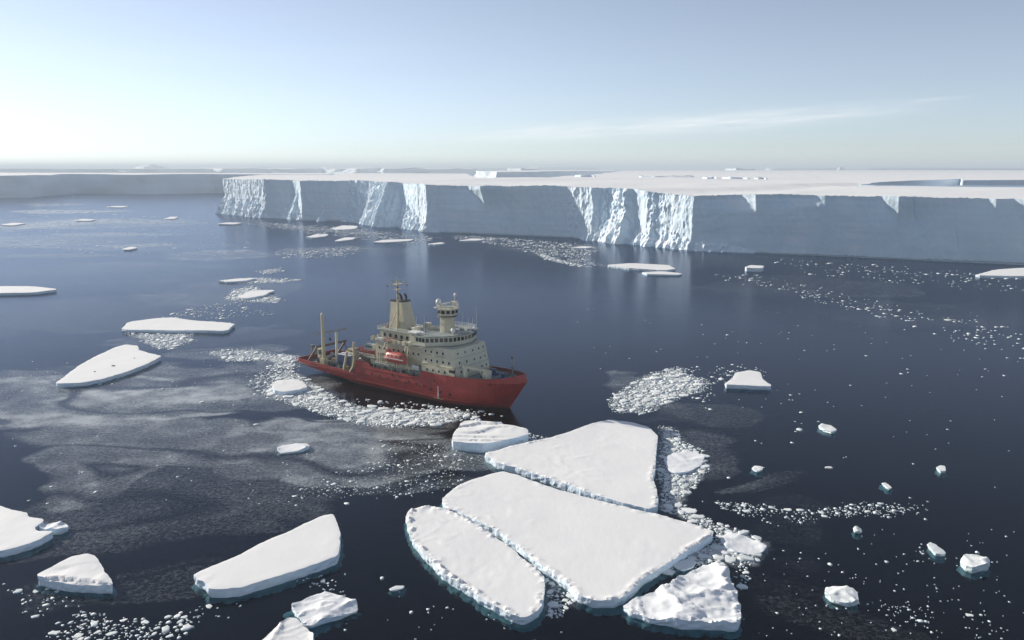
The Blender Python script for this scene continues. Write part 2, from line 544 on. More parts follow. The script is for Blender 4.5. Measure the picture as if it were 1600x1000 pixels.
SEG = [(352, 415, -50), (415, 460, -22), (460, 471, -64), (471, 545, -20), (545, 575, -36), (575, 612, -58), (612, 630, -22), (630, 665, -66), (665, 734, -23),
       (734, 751, -58), (751, 885, -24), (885, 925, -52), (925, 948, -26), (948, 975, -62), (975, 990, -24), (990, 1009, -66), (1009, 1030, -50), (1030, 1079, -56),
       (1079, 1154, -15), (1154, 1176, -54), (1176, 1271, -23), (1271, 1283, -52), (1283, 1370, -22), (1370, 1396, -54), (1396, 1535, -22),
       (1535, 1546, -55), (1546, 1573, -18), (1573, 1600, -52), (1600, 1900, -22)]
SLUMP = [(300, 20), (352, 26), (372, 22), (385, 14), (398, 34), (412, 22), (420, 3), (436, 2), (448, 12), (462, 34), (470, 14), (474, 1), (494, 1), (500, 18), (507, 22), (510, 1),
         (531, 1), (545, 8), (562, 19), (578, 36), (588, 50), (606, 53), (616, 42), (628, 30), (640, 22), (655, 12), (672, 7), (688, 2), (720, 0.6),
         (903, 0.6), (915, 5), (928, 10), (945, 17), (960, 24), (976, 30), (983, 24), (990, 14), (1004, 13), (1012, 17), (1022, 19), (1030, 16),
         (1040, 13), (1058, 12), (1076, 11), (1083, 4), (1092, 5), (1108, 9), (1124, 5), (1132, 11), (1142, 5), (1158, 5), (1172, 2), (1190, 0.6), (2000, 0.6)]
ROUGHM = [(352, .4), (380, .3), (415, .35), (422, .1), (455, .1), (462, .5), (474, .1), (531, .1), (560, .6), (588, 1), (618, .7), (632, .3), (664, .3), (670, .1), (880, .1), (890, .45),
          (925, .4), (935, .3), (946, 1), (980, .9), (992, .2), (1006, .2), (1013, 1), (1034, .8), (1042, .35), (1078, .3), (1084, .1), (1160, .08), (1600, .08), (2000, .08)]
TRI = [(734, 751, 24), (1154, 1176, 34), (1271, 1283, 40), (1370, 1396, 22), (1535, 1546, 34), (1573, 1600, 12)]    # notches that close at this height
ZTOP = [(352, 54), (415, 54), (470, 53.6), (600, 54.5), (640, 52.5), (740, 52), (860, 53), (940, 51), (990, 51), (1079, 47), (1090, 48.2), (1175, 49), (1350, 49.3), (1600, 48.6), (1900, 48)]


def cliff_line():
    """integrate the facets from the right end, as plan positions per photo column"""
    us = np.concatenate([np.linspace(352, 1740, 1500)])
    az = np.array([ray(u, 338 + (u - 352) * 0.062) for u in us])
    dirs = az[:, :2] / az[:, 1:2]
    ang = np.zeros_like(us)
    for a, b, f in SEG:
        ang[(us >= a) & (us <= b)] = f
    P = np.zeros((len(us), 2))
    i0 = int(np.argmin(abs(us - 1600)))
    P[i0] = at(1600, 415)[:2]
    for rngi in (range(i0 - 1, -1, -1), range(i0 + 1, len(us))):
        for i in rngi:
            j = i + 1 if i < i0 else i - 1
            f = R(ang[i])
            d = np.array([math.cos(f), math.sin(f)])
            A = np.array([dirs[i], -d]).T
            k = np.linalg.solve(A, P[j])
            P[i] = dirs[i] * k[0]
    return us, P


def build_shelf():
    us, P = cliff_line()
    # remap to even arc length
    n = len(us)
    k = 90
    pad = np.concatenate([np.repeat(P[:1], k, 0) + (np.arange(k)[::-1, None] + 1) * -(P[1] - P[0]), P, np.repeat(P[-1:], k, 0) + (np.arange(k)[:, None] + 1) * (P[-1] - P[-2])])
    ker = np.ones(2 * k + 1) / (2 * k + 1)
    PS = np.stack([np.convolve(pad[:, c], ker, 'valid') for c in (0, 1)], 1)
    arc = np.concatenate([[0], np.cumsum(np.hypot(*np.diff(P, axis=0).T))])
    PL = P.copy()
    for c0, c1 in ((667, 884), (1081, 1740)):
        i0, i1 = int(np.argmin(abs(us - c0))), int(np.argmin(abs(us - c1)))
        t = ((arc[i0:i1 + 1] - arc[i0]) / (arc[i1] - arc[i0]))[:, None]
        PL[i0:i1 + 1] = P[i0] * (1 - t) + P[i1] * t
    tot = arc[-1]
    a2 = np.linspace(0, tot, int(tot / 0.62))
    u2 = np.interp(a2, arc, us)
    full = np.stack([np.interp(a2, arc, P[:, c]) for c in (0, 1)], 1)
    smo = np.stack([np.interp(a2, arc, PS[:, c]) for c in (0, 1)], 1)
    low = np.stack([np.interp(a2, arc, PL[:, c]) for c in (0, 1)], 1)
    tan = np.gradient(smo, axis=0)
    tan /= np.hypot(tan[:, 0], tan[:, 1])[:, None]
    nor = np.stack([tan[:, 1], -tan[:, 0]], 1)
    rows = np.concatenate([[-1.5, 0.0, 0.5, 1.0, 1.6, 2.4], np.linspace(3.4, 54, 62)]) / 54.0
    top = interp(u2, ZTOP) + 0.7 * fbm(a2 / 30, a2 * 0, 5, 4) + 0.35 * vnoise(a2 / 2.2, a2 * 0, 6)
    hs = interp(u2, SLUMP)
    hs = hs * (1 + 0.35 * fbm(a2 / 9, a2 * 0, 21, 3)) + 0.2
    rough = interp(u2, ROUGHM)
    g = np.random.default_rng(77)
    scoops = [(g.uniform(0, tot), g.uniform(8, 52), g.uniform(9, 30), g.uniform(7, 24), g.uniform(.25, .8)) for _ in range(60)]
    cracks = [(g.uniform(0, tot), g.uniform(-.25, .25), g.uniform(.5, .9), g.uniform(.6, 1.6), g.uniform(0, 30), g.uniform(34, 56)) for _ in range(34)]
    V = []
    for r in rows:
        z = r * top
        zz = z
        zb = np.interp(u2, [(a + b) / 2 for a, b, c in TRI], [c for a, b, c in TRI])
        w = np.clip((zz - zb) / (0.93 * top - zb), 0, 1)
        w = w * (0.4 + 0.6 * w)
        disp = full - low
        for a, b, c in TRI:                                                   # the notch's left side slants in towards its foot
            k = np.where((u2 >= a) & (u2 <= b))[0]
            q = (u2[k] - a) / (b - a)
            g = np.clip((q - (1 - w[k])) / np.maximum(w[k], 1e-3), 0, 1)[:, None]
            disp[k] = disp[k[0]] + (disp[k[-1]] - disp[k[0]]) * g
        base = low + disp * w[:, None]
        off = np.zeros_like(u2)
        f = np.clip(1 - np.maximum(zz, 0) / np.maximum(hs, 0.3), 0, 1)
        off += 0.42 * hs * f ** 1.15
        rmask = np.clip(rough + (f > 0) * 0.9 * np.clip(hs / 8, 0, 1), 0, 1)
        off += rmask * (3.4 * (ridged(a2 / 13, zz / 16, 31) - 0.62) + 1.5 * fbm(a2 / 4.2, zz / 9.0, 41, 4) + 0.9 * fbm(a2 / 1.7, zz / 2.6, 43, 3))
        off += 0.65 * fbm(a2 / 30, zz / 40, 51, 4) + 0.22 * np.abs(fbm(a2 / 9, zz / 12, 53, 3)) + 0.10 * fbm(a2 / 2.4, zz / 14, 61, 3)
        off += 0.9 * np.clip(r, 0, 1) ** 2 * (1 - rmask)                      # slight overhang near the lip
        calm = 1 - rmask
        for a, b, c in TRI:
            calm = calm * np.clip((np.abs(u2 - (a + b) / 2) - 18) / 14, 0, 1)
        for ca, cz, ra, rz, dp in scoops:
            q = ((a2 - ca) / ra) ** 2 + ((zz - cz) / rz) ** 2
            off -= calm * dp * np.sqrt(np.clip(1 - q, 0, 1))
        for ca, sl, wd, dp, z0, z1 in cracks:
            wob = 1.2 * vnoise(zz / 6, zz * 0 + ca, 91)
            inz = np.clip((zz - z0) / 6, 0, 1) * np.clip((z1 - zz) / 6, 0, 1)
            off -= dp * inz * calm * np.exp(-((a2 - ca - sl * zz - wob) / wd) ** 2)
        off -= np.where((hs < 2.0) & (zz < 0.9), 1.6, 0.0)                    # wave-cut notch at the waterline
        p = base + nor * off[:, None]
        V.append(np.column_stack([p, z]))
    nc, nr = len(u2), len(rows)
    verts = np.concatenate(V)
    i, j = np.meshgrid(np.arange(nr - 1), np.arange(nc - 1), indexing='ij')
    a = (i * nc + j).ravel()
    faces = np.stack([a, a + 1, a + 1 + nc, a + nc], 1)
    root = tag(link('ice_shelf', None), 'long tabular ice shelf front with shaded blue cliffs and sunlit slumps behind the ship', 'ice shelf')
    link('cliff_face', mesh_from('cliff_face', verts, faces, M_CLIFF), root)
    # snow top
    edge = V[-1]
    back_px = [(1740, 293.0), (1600, 290.5), (1450, 289.6), (1345, 289.2), (1300, 284), (1262, 276), (1250, 271.5), (1000, 271.8), (960, 272.5), (905, 275.5), (868, 278.2), (858, 279.6), (742, 279.8),
               (730, 271.5), (560, 271.0), (480, 272.0), (420, 273.5), (375, 277.6)]
    back = [at(x, y, 50)[:2] for x, y in back_px]
    bres = []
    for q in range(len(back)):
        p0 = np.array(back[q])
        p1 = np.array(back[q + 1]) if q + 1 < len(back) else edge[0, :2]
        m = max(2, int(np.hypot(*(p1 - p0)) / 40))
        for s in range(m):
            bres.append(p0 + (p1 - p0) * s / m)
    bres = np.array(bres)
    bres += np.stack([fbm(bres[:, 0] / 60, bres[:, 1] / 60, 3, 3), fbm(bres[:, 0] / 60, bres[:, 1] / 60, 9, 3)], 1) * 5
    loop = np.concatenate([edge[:, :2], bres])

    def ztop(x, y, e):
        d = np.clip(e, 0, 80) / 80
        return (0.9 * fbm(x / 90, y / 90, 71, 4) + 0.35 * fbm(x / 24, y / 24, 77, 2)) * d + 2.2 * d * vnoise(x / 420, y / 420, 73)
    tree_e = edge[::6]
    pts = []
    x0, x1 = loop[:, 0].min(), loop[:, 0].max()
    y0, y1 = loop[:, 1].min(), loop[:, 1].max()
    g = []
    yy = y0
    while yy < y1:
        st = 9 + max(0, yy - 700) * 0.022
        g.append(np.column_stack([np.arange(x0, x1, st * 1.6), np.full(len(np.arange(x0, x1, st * 1.6)), yy)]))
        yy += st
    g = np.concatenate(g)
    g += nrng.uniform(-2, 2, g.shape)
    ins = inside_poly(g, loop) & (dist_poly(g, loop) > 4)
    g = g[ins]
    allp = np.concatenate([loop, g])
    nl = len(loop)
    vo, eo, fo, *_ = delaunay_2d_cdt([Vector(p) for p in allp], [(q, (q + 1) % nl) for q in range(nl)], [], 1, 1e-4)
    vo = np.array([tuple(v) for v in vo])
    de = dist_poly(vo, loop)
    dfront = np.sqrt(((vo[:, None, 0] - tree_e[None, :, 0]) ** 2 + (vo[:, None, 1] - tree_e[None, :, 1]) ** 2)).argmin(1)
    zb = tree_e[dfront, 2]
    # exact lip heights
    key = {(round(x, 2), round(y, 2)): z for x, y, z in edge}
    z = zb + ztop(vo[:, 0], vo[:, 1], de)
    far = np.clip((vo[:, 1] - 900) / 2500, 0, 1)
    z = z * (1 - far) + far * (50.5 + 0.6 * fbm(vo[:, 0] / 200, vo[:, 1] / 300, 81, 3))
    for q in range(len(vo)):
        k_ = key.get((round(vo[q, 0], 2), round(vo[q, 1], 2)))
        if k_ is not None:
            z[q] = k_
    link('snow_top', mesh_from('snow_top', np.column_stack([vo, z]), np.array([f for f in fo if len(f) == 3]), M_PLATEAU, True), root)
    # rear wall
    bz = 50.2
    bl = np.concatenate([edge[-1:, :2], bres, edge[:1, :2]])
    nb = len(bl)
    vb = np.concatenate([np.column_stack([bl, np.full(nb, bz)]), np.column_stack([bl, np.full(nb, -1.0)])])
    fb = np.array([[q, q + 1, q + 1 + nb, q + nb] for q in range(nb - 1)])
    link('rear_wall', mesh_from('rear_wall', vb, fb, M_CLIFF), root)


build_shelf()


def tabular(name, label, cat, pts, h, step, rough=2.0, z_noise=0.6, seed=1, group=None, lean=0.0, peaks=None, dome=0.0):
    """an ice block seen across the water: front lip traced left to right on its top, then run back"""
    pts = np.array(pts)
    res = []
    for q in range(len(pts)):
        p0, p1 = pts[q], pts[(q + 1) % len(pts)]
        m = max(1, int(np.hypot(*(p1 - p0)) / step))
        m = min(m, 160)
        for s in range(m):
            res.append(p0 + (p1 - p0) * s / m)
    loop = np.array(res)
    ctr = loop.mean(0)
    out = loop - ctr
    out /= np.hypot(out[:, 0], out[:, 1])[:, None] + 1e-9
    arc = np.concatenate([[0], np.cumsum(np.hypot(*np.diff(loop, axis=0).T))])
    # outward normals
    tan = np.roll(loop, -1, 0) - np.roll(loop, 1, 0)
    tan /= np.hypot(tan[:, 0], tan[:, 1])[:, None] + 1e-9
    area = 0.5 * np.sum(loop[:, 0] * np.roll(loop[:, 1], -1) - np.roll(loop[:, 0], -1) * loop[:, 1])
    nor = np.stack([tan[:, 1], -tan[:, 0]], 1) * (1 if area > 0 else -1)
    nr = 12
    V = []
    for k in range(nr):
        f = k / (nr - 1)
        z = f * (h + z_noise * fbm(arc / (step * 9), arc * 0, seed, 3)) - 1.0 * (1 - f)
        off = rough * (fbm(arc / (step * 5), np.full_like(arc, f * 2), seed + 3, 4)) + lean * (1 - f)
        if peaks is not None:
            z = z + f * peaks * np.maximum(0, fbm(arc / (step * 4), arc * 0, seed + 8, 4))
        V.append(np.column_stack([loop + nor * off[:, None], z]))
    n = len(loop)
    verts = np.concatenate(V)
    faces = [[k * n + j, k * n + (j + 1) % n, (k + 1) * n + (j + 1) % n, (k + 1) * n + j] for k in range(nr - 1) for j in range(n)]
    root = tag(link(name, None), label, cat, group)
    link('ice_wall', mesh_from('ice_wall', verts, np.array(faces), M_FAR), root)
    tl = V[-1]
    lo, hi = tl[:, :2].min(0), tl[:, :2].max(0)
    gs = max(np.sqrt((hi - lo).prod() / 500), step)
    gx, gy = np.meshgrid(np.arange(lo[0], hi[0], gs), np.arange(lo[1], hi[1], gs))
    gg = np.column_stack([gx.ravel(), gy.ravel()]) + nrng.uniform(-.25, .25, (gx.size, 2)) * gs
    gg = gg[inside_poly(gg, tl[:, :2])]
    gg = gg[dist_poly(gg, tl[:, :2]) > gs * .4] if len(gg) else gg
    vo, eo, fo, *_ = delaunay_2d_cdt([Vector(p) for p in np.concatenate([tl[:, :2], gg])], [(q, (q + 1) % n) for q in range(n)], [], 1, 1e-4)
    vo = np.array([tuple(v) for v in vo])
    d = ((vo[:, None, :] - tl[None, :, :2]) ** 2).sum(2).argmin(1)
    zt = tl[d, 2].copy()
    e = dist_poly(vo, tl[:, :2])
    zt = zt * np.exp(-e / 60) + (h + z_noise) * (1 - np.exp(-e / 60)) + dome * np.clip(e / max(e.max(), 1), 0, 1) * (1 + .25 * fbm(vo[:, 0] / (step * 3), vo[:, 1] / (step * 3), seed + 2, 3))
    link('snow_top', mesh_from('snow_top', np.column_stack([vo, zt]), np.array([f for f in fo if len(f) == 3]), M_PLATEAU), root)
    return root


def fx(x, d):
    """plan point at range d along photo column x"""
    r = ray(x, 266)
    return (d * r[0] / r[1], d)


# far-left wall of ice across the bay
tabular('ice_shelf', 'long low wall of shaded blue ice across the bay at the left', 'ice shelf',
        [at(x, y, 53)[:2] for x, y in ((-260, 275), (-60, 274.2), (40, 274), (110, 272.4), (230, 272.6), (330, 272.2), (420, 272.6), (520, 272.5), (520, 270.8), (240, 270.2), (60, 270.0), (-260, 269.6))], 53, 14, 3.0, 1.2, 101, lean=2)
tabular('ice_shelf', 'distant pale shelf wall behind the ice wall at the far left', 'ice shelf',
        [fx(-150, 7000), fx(60, 7600), fx(178, 7400), fx(181, 7900), fx(240, 7700), fx(330, 8300), fx(330, 9500), fx(-150, 9000)], 61, 60, 18, 2, 111, lean=4)
tabular('iceberg', 'low humped iceberg poking above the horizon at the far left', 'iceberg',
        [fx(212, 8900), fx(226, 8700), fx(258, 8900), fx(258, 9300), fx(212, 9300)], 76, 25, 10, 3, 117, lean=60, dome=32)
tabular('iceberg', 'distant broken ice ridge above the left end of the shelf front', 'iceberg',
        [fx(318, 8600), fx(350, 8200), fx(420, 8600), fx(452, 8300), fx(520, 9000), fx(520, 9800), fx(318, 9600)], 62, 50, 30, 6, 131, lean=15, peaks=9)
tabular('iceberg', 'long rough far berg with sunlit blocks behind the shelf plateau', 'iceberg',
        [fx(505, 8800), fx(560, 8000), fx(596, 8500), fx(600, 7900), fx(640, 8100), fx(668, 9000), fx(740, 9200), fx(740, 10200), fx(505, 10000)], 61, 45, 34, 7, 137, lean=25, peaks=12)
tabular('ice_shelf', 'very distant low snow ridge on the horizon above the ship', 'ice shelf',
        [fx(400, 15500), fx(520, 14800), fx(640, 15000), fx(930, 16000), fx(930, 18000), fx(400, 18000)], 78, 200, 60, 4, 139, lean=120, dome=16)
tabular('iceberg', 'tabular berg with bright left end and shaded side behind the shelf plateau', 'iceberg',
        [fx(743, 4500), fx(776, 3700), fx(838, 3760), fx(842, 3860), fx(900, 4300), fx(962, 5200), fx(962, 6200), fx(800, 5600)], 53, 24, 7, 1.2, 151, lean=3)
tabular('iceberg', 'row of jagged sunlit ice pinnacles on the horizon right of centre', 'iceberg',
        [fx(795, 7000), fx(815, 6800), fx(838, 6900), fx(838, 7300), fx(795, 7300)], 60, 30, 14, 4, 157, peaks=18)
tabular('ice_shelf', 'broad snow plateau behind the rift at the right end of the shelf', 'ice shelf',
        [at(x, y, 50)[:2] for x, y in ((1225, 280), (1300, 283.5), (1344, 288.0), (1378, 283.6), (1440, 280.8), (1500, 279.2), (1505, 281.2), (1600, 280.6), (1800, 282.0))]
        + [fx(1850, 6500), fx(1500, 7600), fx(1350, 7600), fx(1180, 6500), fx(1180, 3600)], 49.4, 16, 3.0, 0.4, 163, lean=2)
tabular('ice_shelf', 'flat snow sheet running to the horizon behind the middle of the shelf', 'ice shelf',
        [fx(930, 2700), fx(1005, 2600), fx(1260, 2500), fx(1260, 6700), fx(1100, 7000), fx(975, 6200)], 49.2, 60, 8, 0.4, 167, lean=2)
for x0, x1, d, h, sd, lab in ((1000, 1084, 1430, 56.6, 211, 'low broken ice ridge on the shelf plateau above the big sunlit slump'), (1100, 1121, 1290, 55.6, 223, 'short ice ridge on the plateau, left of three in a row'),
                              (1131, 1172, 1290, 55.8, 227, 'longest of three low ice ridges in a row on the plateau'), (1180, 1198, 1290, 55.0, 229, 'shortest of three low ice ridges in a row on the plateau'), (900, 930, 1700, 55.4, 233, 'faint low ridge on the plateau above the cliff middle')):
    tabular('ice_ridge', lab, 'ice ridge', [fx(x0, d + 20), fx(x0 + (x1 - x0) * .3, d), fx(x0 + (x1 - x0) * .7, d + 8), fx(x1, d - 6), fx(x1, d + 30), fx(x0, d + 44)], h, 3.5, 1.6, .8, sd, lean=1.5, peaks=1.6, group='low ridges on the shelf plateau')
tabular('iceberg', 'bright low berg on the horizon left of the lone pinnacle', 'iceberg',
        [fx(1134, 7800), fx(1150, 7500), fx(1178, 7600), fx(1178, 8000), fx(1134, 8100)], 58, 40, 14, 3, 173, peaks=14)
tabular('iceberg', 'tiny lone white pinnacle on the horizon at the right', 'iceberg',
        [fx(1308, 8500), fx(1313, 8470), fx(1318, 8500), fx(1318, 8540), fx(1308, 8540)], 58, 12, 3, 2, 179, lean=14, dome=26)
tabular('ice_shelf', 'faint low ice line on the horizon at the far right', 'ice shelf',
        [fx(1200, 12500), fx(1360, 11500), fx(1900, 12000), fx(1900, 14500), fx(1200, 14500)], 66, 200, 60, 2, 181, lean=30)
#SHIP_AND_FLOES
# ------------------------------------------------------------------ the ship
SHIP_HEAD = -36.6
STEM = at(797, 637.5)
TH = R(SHIP_HEAD)
FW = np.array([math.cos(TH), math.sin(TH)])
SB = np.array([math.sin(TH), -math.cos(TH)])


class MB:
    """collects solids into one mesh"""

    def __init__(self):
        self.v, self.f = [], []

    def add(self, v, f):
        k = len(self.v)
        self.v += [tuple(map(float, p)) for p in v]
        self.f += [[i + k for i in q] for q in f]
        return self

    def box(self, x0, x1, y0, y1, z0, z1):
        v = [(x, y, z) for z in (z0, z1) for x, y in ((x0, y0), (x1, y0), (x1, y1), (x0, y1))]
        return self.add(v, [[3, 2, 1, 0], [4, 5, 6, 7], [0, 1, 5, 4], [1, 2, 6, 5], [2, 3, 7, 6], [3, 0, 4, 7]])

    def prism(self, poly, z0, z1, top=None):
        n = len(poly)
        top = top or poly
        za = z0 if hasattr(z0, '__len__') else [z0] * n
        zb = z1 if hasattr(z1, '__len__') else [z1] * n
        v = [(p[0], p[1], z) for p, z in zip(poly, za)] + [(p[0], p[1], z) for p, z in zip(top, zb)]
        f = [[i, (i + 1) % n, n + (i + 1) % n, n + i] for i in range(n)]
        return self.add(v, f + [list(range(n))[::-1], list(range(n, 2 * n))])

    def tube(self, p0, p1, r0, r1=None, n=8):
        p0, p1 = Vector(p0), Vector(p1)
        r1 = r0 if r1 is None else r1
        d = (p1 - p0).normalized()
        a = d.cross(Vector((0, 0, 1)) if abs(d.z) < 0.9 else Vector((1, 0, 0))).normalized()
        b = d.cross(a)
        v = [p + (a * math.cos(2 * math.pi * k / n) + b * math.sin(2 * math.pi * k / n)) * r for p, r in ((p0, r0), (p1, r1)) for k in range(n)]
        f = [[k, (k + 1) % n, n + (k + 1) % n, n + k] for k in range(n)]
        return self.add(v, f + [list(range(n))[::-1], list(range(n, 2 * n))])

    def path(self, pts, r, n=6):
        for a, b in zip(pts[:-1], pts[1:]):
            self.tube(a, b, r, r, n)
        return self

    def lathe(self, prof, n=16, c=(0, 0, 0)):
        v = [(c[0] + r * math.cos(2 * math.pi * k / n), c[1] + r * math.sin(2 * math.pi * k / n), c[2] + z) for r, z in prof for k in range(n)]
        f = [[i * n + k, i * n + (k + 1) % n, (i + 1) * n + (k + 1) % n, (i + 1) * n + k] for i in range(len(prof) - 1) for k in range(n)]
        m = len(prof) - 1
        return self.add(v, f + [list(range(n))[::-1], [m * n + k for k in range(n)]])

    def rail(self, pts, h=1.05, step=1.6, r=0.035, bars=3):
        for a, b in zip(pts[:-1], pts[1:]):
            a, b = Vector(a), Vector(b)
            m = max(1, round((b - a).length / step))
            for k in range(bars):
                dz = Vector((0, 0, h * (k + 1) / bars))
                self.tube(a + dz, b + dz, r, r, 4)
            for k in range(m + 1):
                p = a.lerp(b, k / m)
                self.tube(p, p + Vector((0, 0, h)), r, r, 4)
        return self

    def build(self, name, mat, parent=None, smooth=False):
        me = mesh_from(name, self.v, self.f, mat, smooth)
        return link(name, me, parent)


P_RED = paint('hull_red_paint', (0.36, 0.034, 0.030), 0.55, 0.16, rust=0.4, scale=0.35, plates=True)
P_REDIN = paint('bulwark_red_paint', (0.28, 0.05, 0.045), 0.5, 0.2, rust=0.7)
P_CREAM = paint('cream_paint', (0.60, 0.55, 0.40), 0.5, 0.07, rust=0.28, scale=0.5)
P_CREAM2 = paint('pale_cream_paint', (0.59, 0.565, 0.44), 0.5, 0.06, rust=0.15, scale=0.4)
P_BUFF = paint('buff_mast_paint', (0.50, 0.44, 0.29), 0.5, 0.1, rust=0.4)
P_DECK = paint('grey_green_deck', (0.20, 0.24, 0.22), 0.7, 0.2, rust=0.3)
P_DECKSNOW = paint('pale_deck', (0.46, 0.48, 0.45), 0.7, 0.15)
P_ROOF = paint('grey_green_roof', (0.27, 0.31, 0.29), 0.7, 0.2, rust=0.3)
P_BROWN = paint('brown_machinery', (0.20, 0.13, 0.09), 0.6, 0.25, rust=0.6)
P_WHITE = paint('white_paint', (0.78, 0.78, 0.75), 0.45, 0.05)
P_BLACK = paint('black_paint', (0.025, 0.025, 0.028), 0.5, 0.2)
P_STEEL = paint('grey_steel', (0.22, 0.23, 0.23), 0.5, 0.2, metal=0.3, rust=0.3)
P_BLUE = paint('blue_paint', (0.05, 0.09, 0.22), 0.5, 0.15)
P_ORANGE = paint('lifeboat_orange', (0.46, 0.10, 0.075), 0.4, 0.1)
P_TAN = paint('tan_machinery', (0.42, 0.34, 0.2), 0.6, 0.2, rust=0.5)
P_GLASS = paint('dark_glass', (0.012, 0.016, 0.02), 0.08, 0.1)
P_GLASSG = paint('green_glass', (0.05, 0.12, 0.11), 0.1, 0.1)

ship = link('research_ship', None, loc=(STEM[0], STEM[1], 0))
ship.rotation_euler = (0, 0, TH)
tag(ship, 'red-hulled icebreaking research ship with cream superstructure lying off the ice shelf', 'ship')

S_COL = sorted(set([-87.6, -87.2, -86.4, -84, -80, -75, -70, -65, -61, -58.5, -57.6, -57.0, -55.5, -53, -51.0, -50.0, -48, -44, -40, -36, -32, -28.4, -27.6, -24, -20, -17, -14]
                   + list(np.round(np.linspace(-12, 0, 19), 3))))
T_TOP = [(-88, 4.9), (-80, 4.7), (-70, 4.4), (-60, 4.2), (-57.9, 4.2), (-57.0, 8.5), (-51.0, 8.4), (-50.0, 7.2), (-40, 7.0), (-28.2, 7.1), (-27.6, 9.2), (-20, 9.0), (-12, 9.3), (-5, 9.9), (-2, 10.5), (0, 11.2)]
T_LOW = [(-88, 2.9), (-84, 2.4), (-75, 1.7), (-68, 1.1), (-62, 0.2), (-58, -2.0), (0, -2.0)]
HB = {  # half breadths at keel, waterline, chine, side, knuckle, rail
    0: [(-88, 6.0), (-60, 6.6), (-20, 6.4), (-12, 4.6), (-6, 2.6), (0, 0.02)],
    1: [(-88, 7.2), (-80, 7.6), (-20, 7.7), (-16, 7.1), (-12, 6.0), (-8, 4.4), (-4, 2.4), (-1.5, 0.9), (0, 0.03)],
    2: [(-88, 7.8), (-86, 8.4), (-20, 8.6), (-16, 8.1), (-12, 7.2), (-8, 5.6), (-4, 3.3), (-1.5, 1.4), (0, 0.04)],
    3: [(-88, 7.9), (-86, 8.7), (-80, 9), (-20, 9), (-16, 8.8), (-12, 8.2), (-8, 6.9), (-4, 4.6), (-1.5, 2.3), (0, 0.05)],
    4: [(-88, 8.0), (-86.4, 8.8), (-80, 9.05), (-18, 9.05), (-14, 8.9), (-12, 8.7), (-8, 7.9), (-5, 6.5), (-3, 4.9), (-1.5, 3.2), (-.6, 1.8), (0, 0.06)],
    5: [(-88, 8.0), (-86.4, 8.8), (-80, 9.05), (-18, 9.05), (-14, 8.95), (-12, 8.8), (-8, 8.0), (-5, 6.7), (-3, 5.2), (-1.5, 3.5), (-.6, 2.1), (0, 0.5)]}
SF = {0: -2.0, 1: 0.0, 2: 0.8, 3: 3.0, 4: 6.0, 5: 5.1}


def hull_row(r, side):
    out = []
    for s in S_COL:
        x = s if s < -12 else -12 + (s + 12) * (SF[r] + 12) / 12
        lo, top = interp(s, T_LOW), interp(s, T_TOP)
        z = {0: lo, 1: max(lo + .05, 0.0), 2: max(lo + .3, 1.3), 3: max(lo + .7, min(4.4, top - 1.0)), 4: min(8.7, top - 0.25), 5: top}[r]
        out.append((x, side * float(interp(s, HB[r])), float(z)))
    return out


def build_hull():
    n = len(S_COL)
    v, f = [], []
    for side in (-1, 1):
        base = len(v)
        for r in range(6):
            v += hull_row(r, side)
        for r in range(5):
            for j in range(n - 1):
                a = base + r * n + j
                q = [a, a + 1, a + 1 + n, a + n]
                f.append(q if side == -1 else q[::-1])
    half = 6 * n
    for j in range(n - 1):
        f.append([half + j, half + j + 1, j + 1, j])                      # bottom
    for r in range(5):
        f.append([r * n, (r + 1) * n, half + (r + 1) * n, half + r * n])  # transom
        e = n - 1
        f.append([r * n + e, half + r * n + e, half + (r + 1) * n + e, (r + 1) * n + e])
    hull = link('hull', mesh_from('hull', v, f, P_RED), ship)
    # inner bulwark with capping
    m = MB()
    for side in (-1, 1):
        row = hull_row(5, side)
        for (x0, y0, z0), (x1, y1, z1) in zip(row[:-1], row[1:]):
            k0, k1 = max(0, abs(y0) - .28) * side, max(0, abs(y1) - .28) * side
            d0, d1 = deck_z(x0) - .1, deck_z(x1) - .1
            bv = [(x0, y0, z0 + .03), (x1, y1, z1 + .03), (x1 - .05, k1, z1 + .03), (x0 - .05, k0, z0 + .03), (x1 - .05, k1, d1), (x0 - .05, k0, d0)]
            m.add(bv, [[0, 1, 2, 3], [3, 2, 4, 5]] if side < 0 else [[3, 2, 1, 0], [5, 4, 2, 3]])
    x, y, z = hull_row(5, -1)[0]
    m.box(x + 0.02, x + .28, -y * -1, -y, 3.2, z + .03)
    m.build('bulwark', P_REDIN, hull)
    return hull


def deck_z(x):
    return 3.4 if x < -57.2 else (5.6 if x < -27.6 else 8.5)


hull = build_hull()
for x0, x1, z, mat in ((-87.3, -57.2, 3.4, P_DECK), (-57.2, -27.6, 5.6, P_DECK), (-27.6, 5.0, 8.5, P_DECK)):
    xs = [x0] + [s for s in np.linspace(x0, x1, 24)[1:-1]] + [x1]
    poly = [(x, -max(0.02, float(np.interp(x, [p[0] for p in hull_row(5, 1)], [p[1] for p in hull_row(5, 1)])) - .2)) for x in xs]
    MB().prism(poly + [(x, -y) for x, y in poly[::-1]], z - .25, z).build('deck', mat, ship)
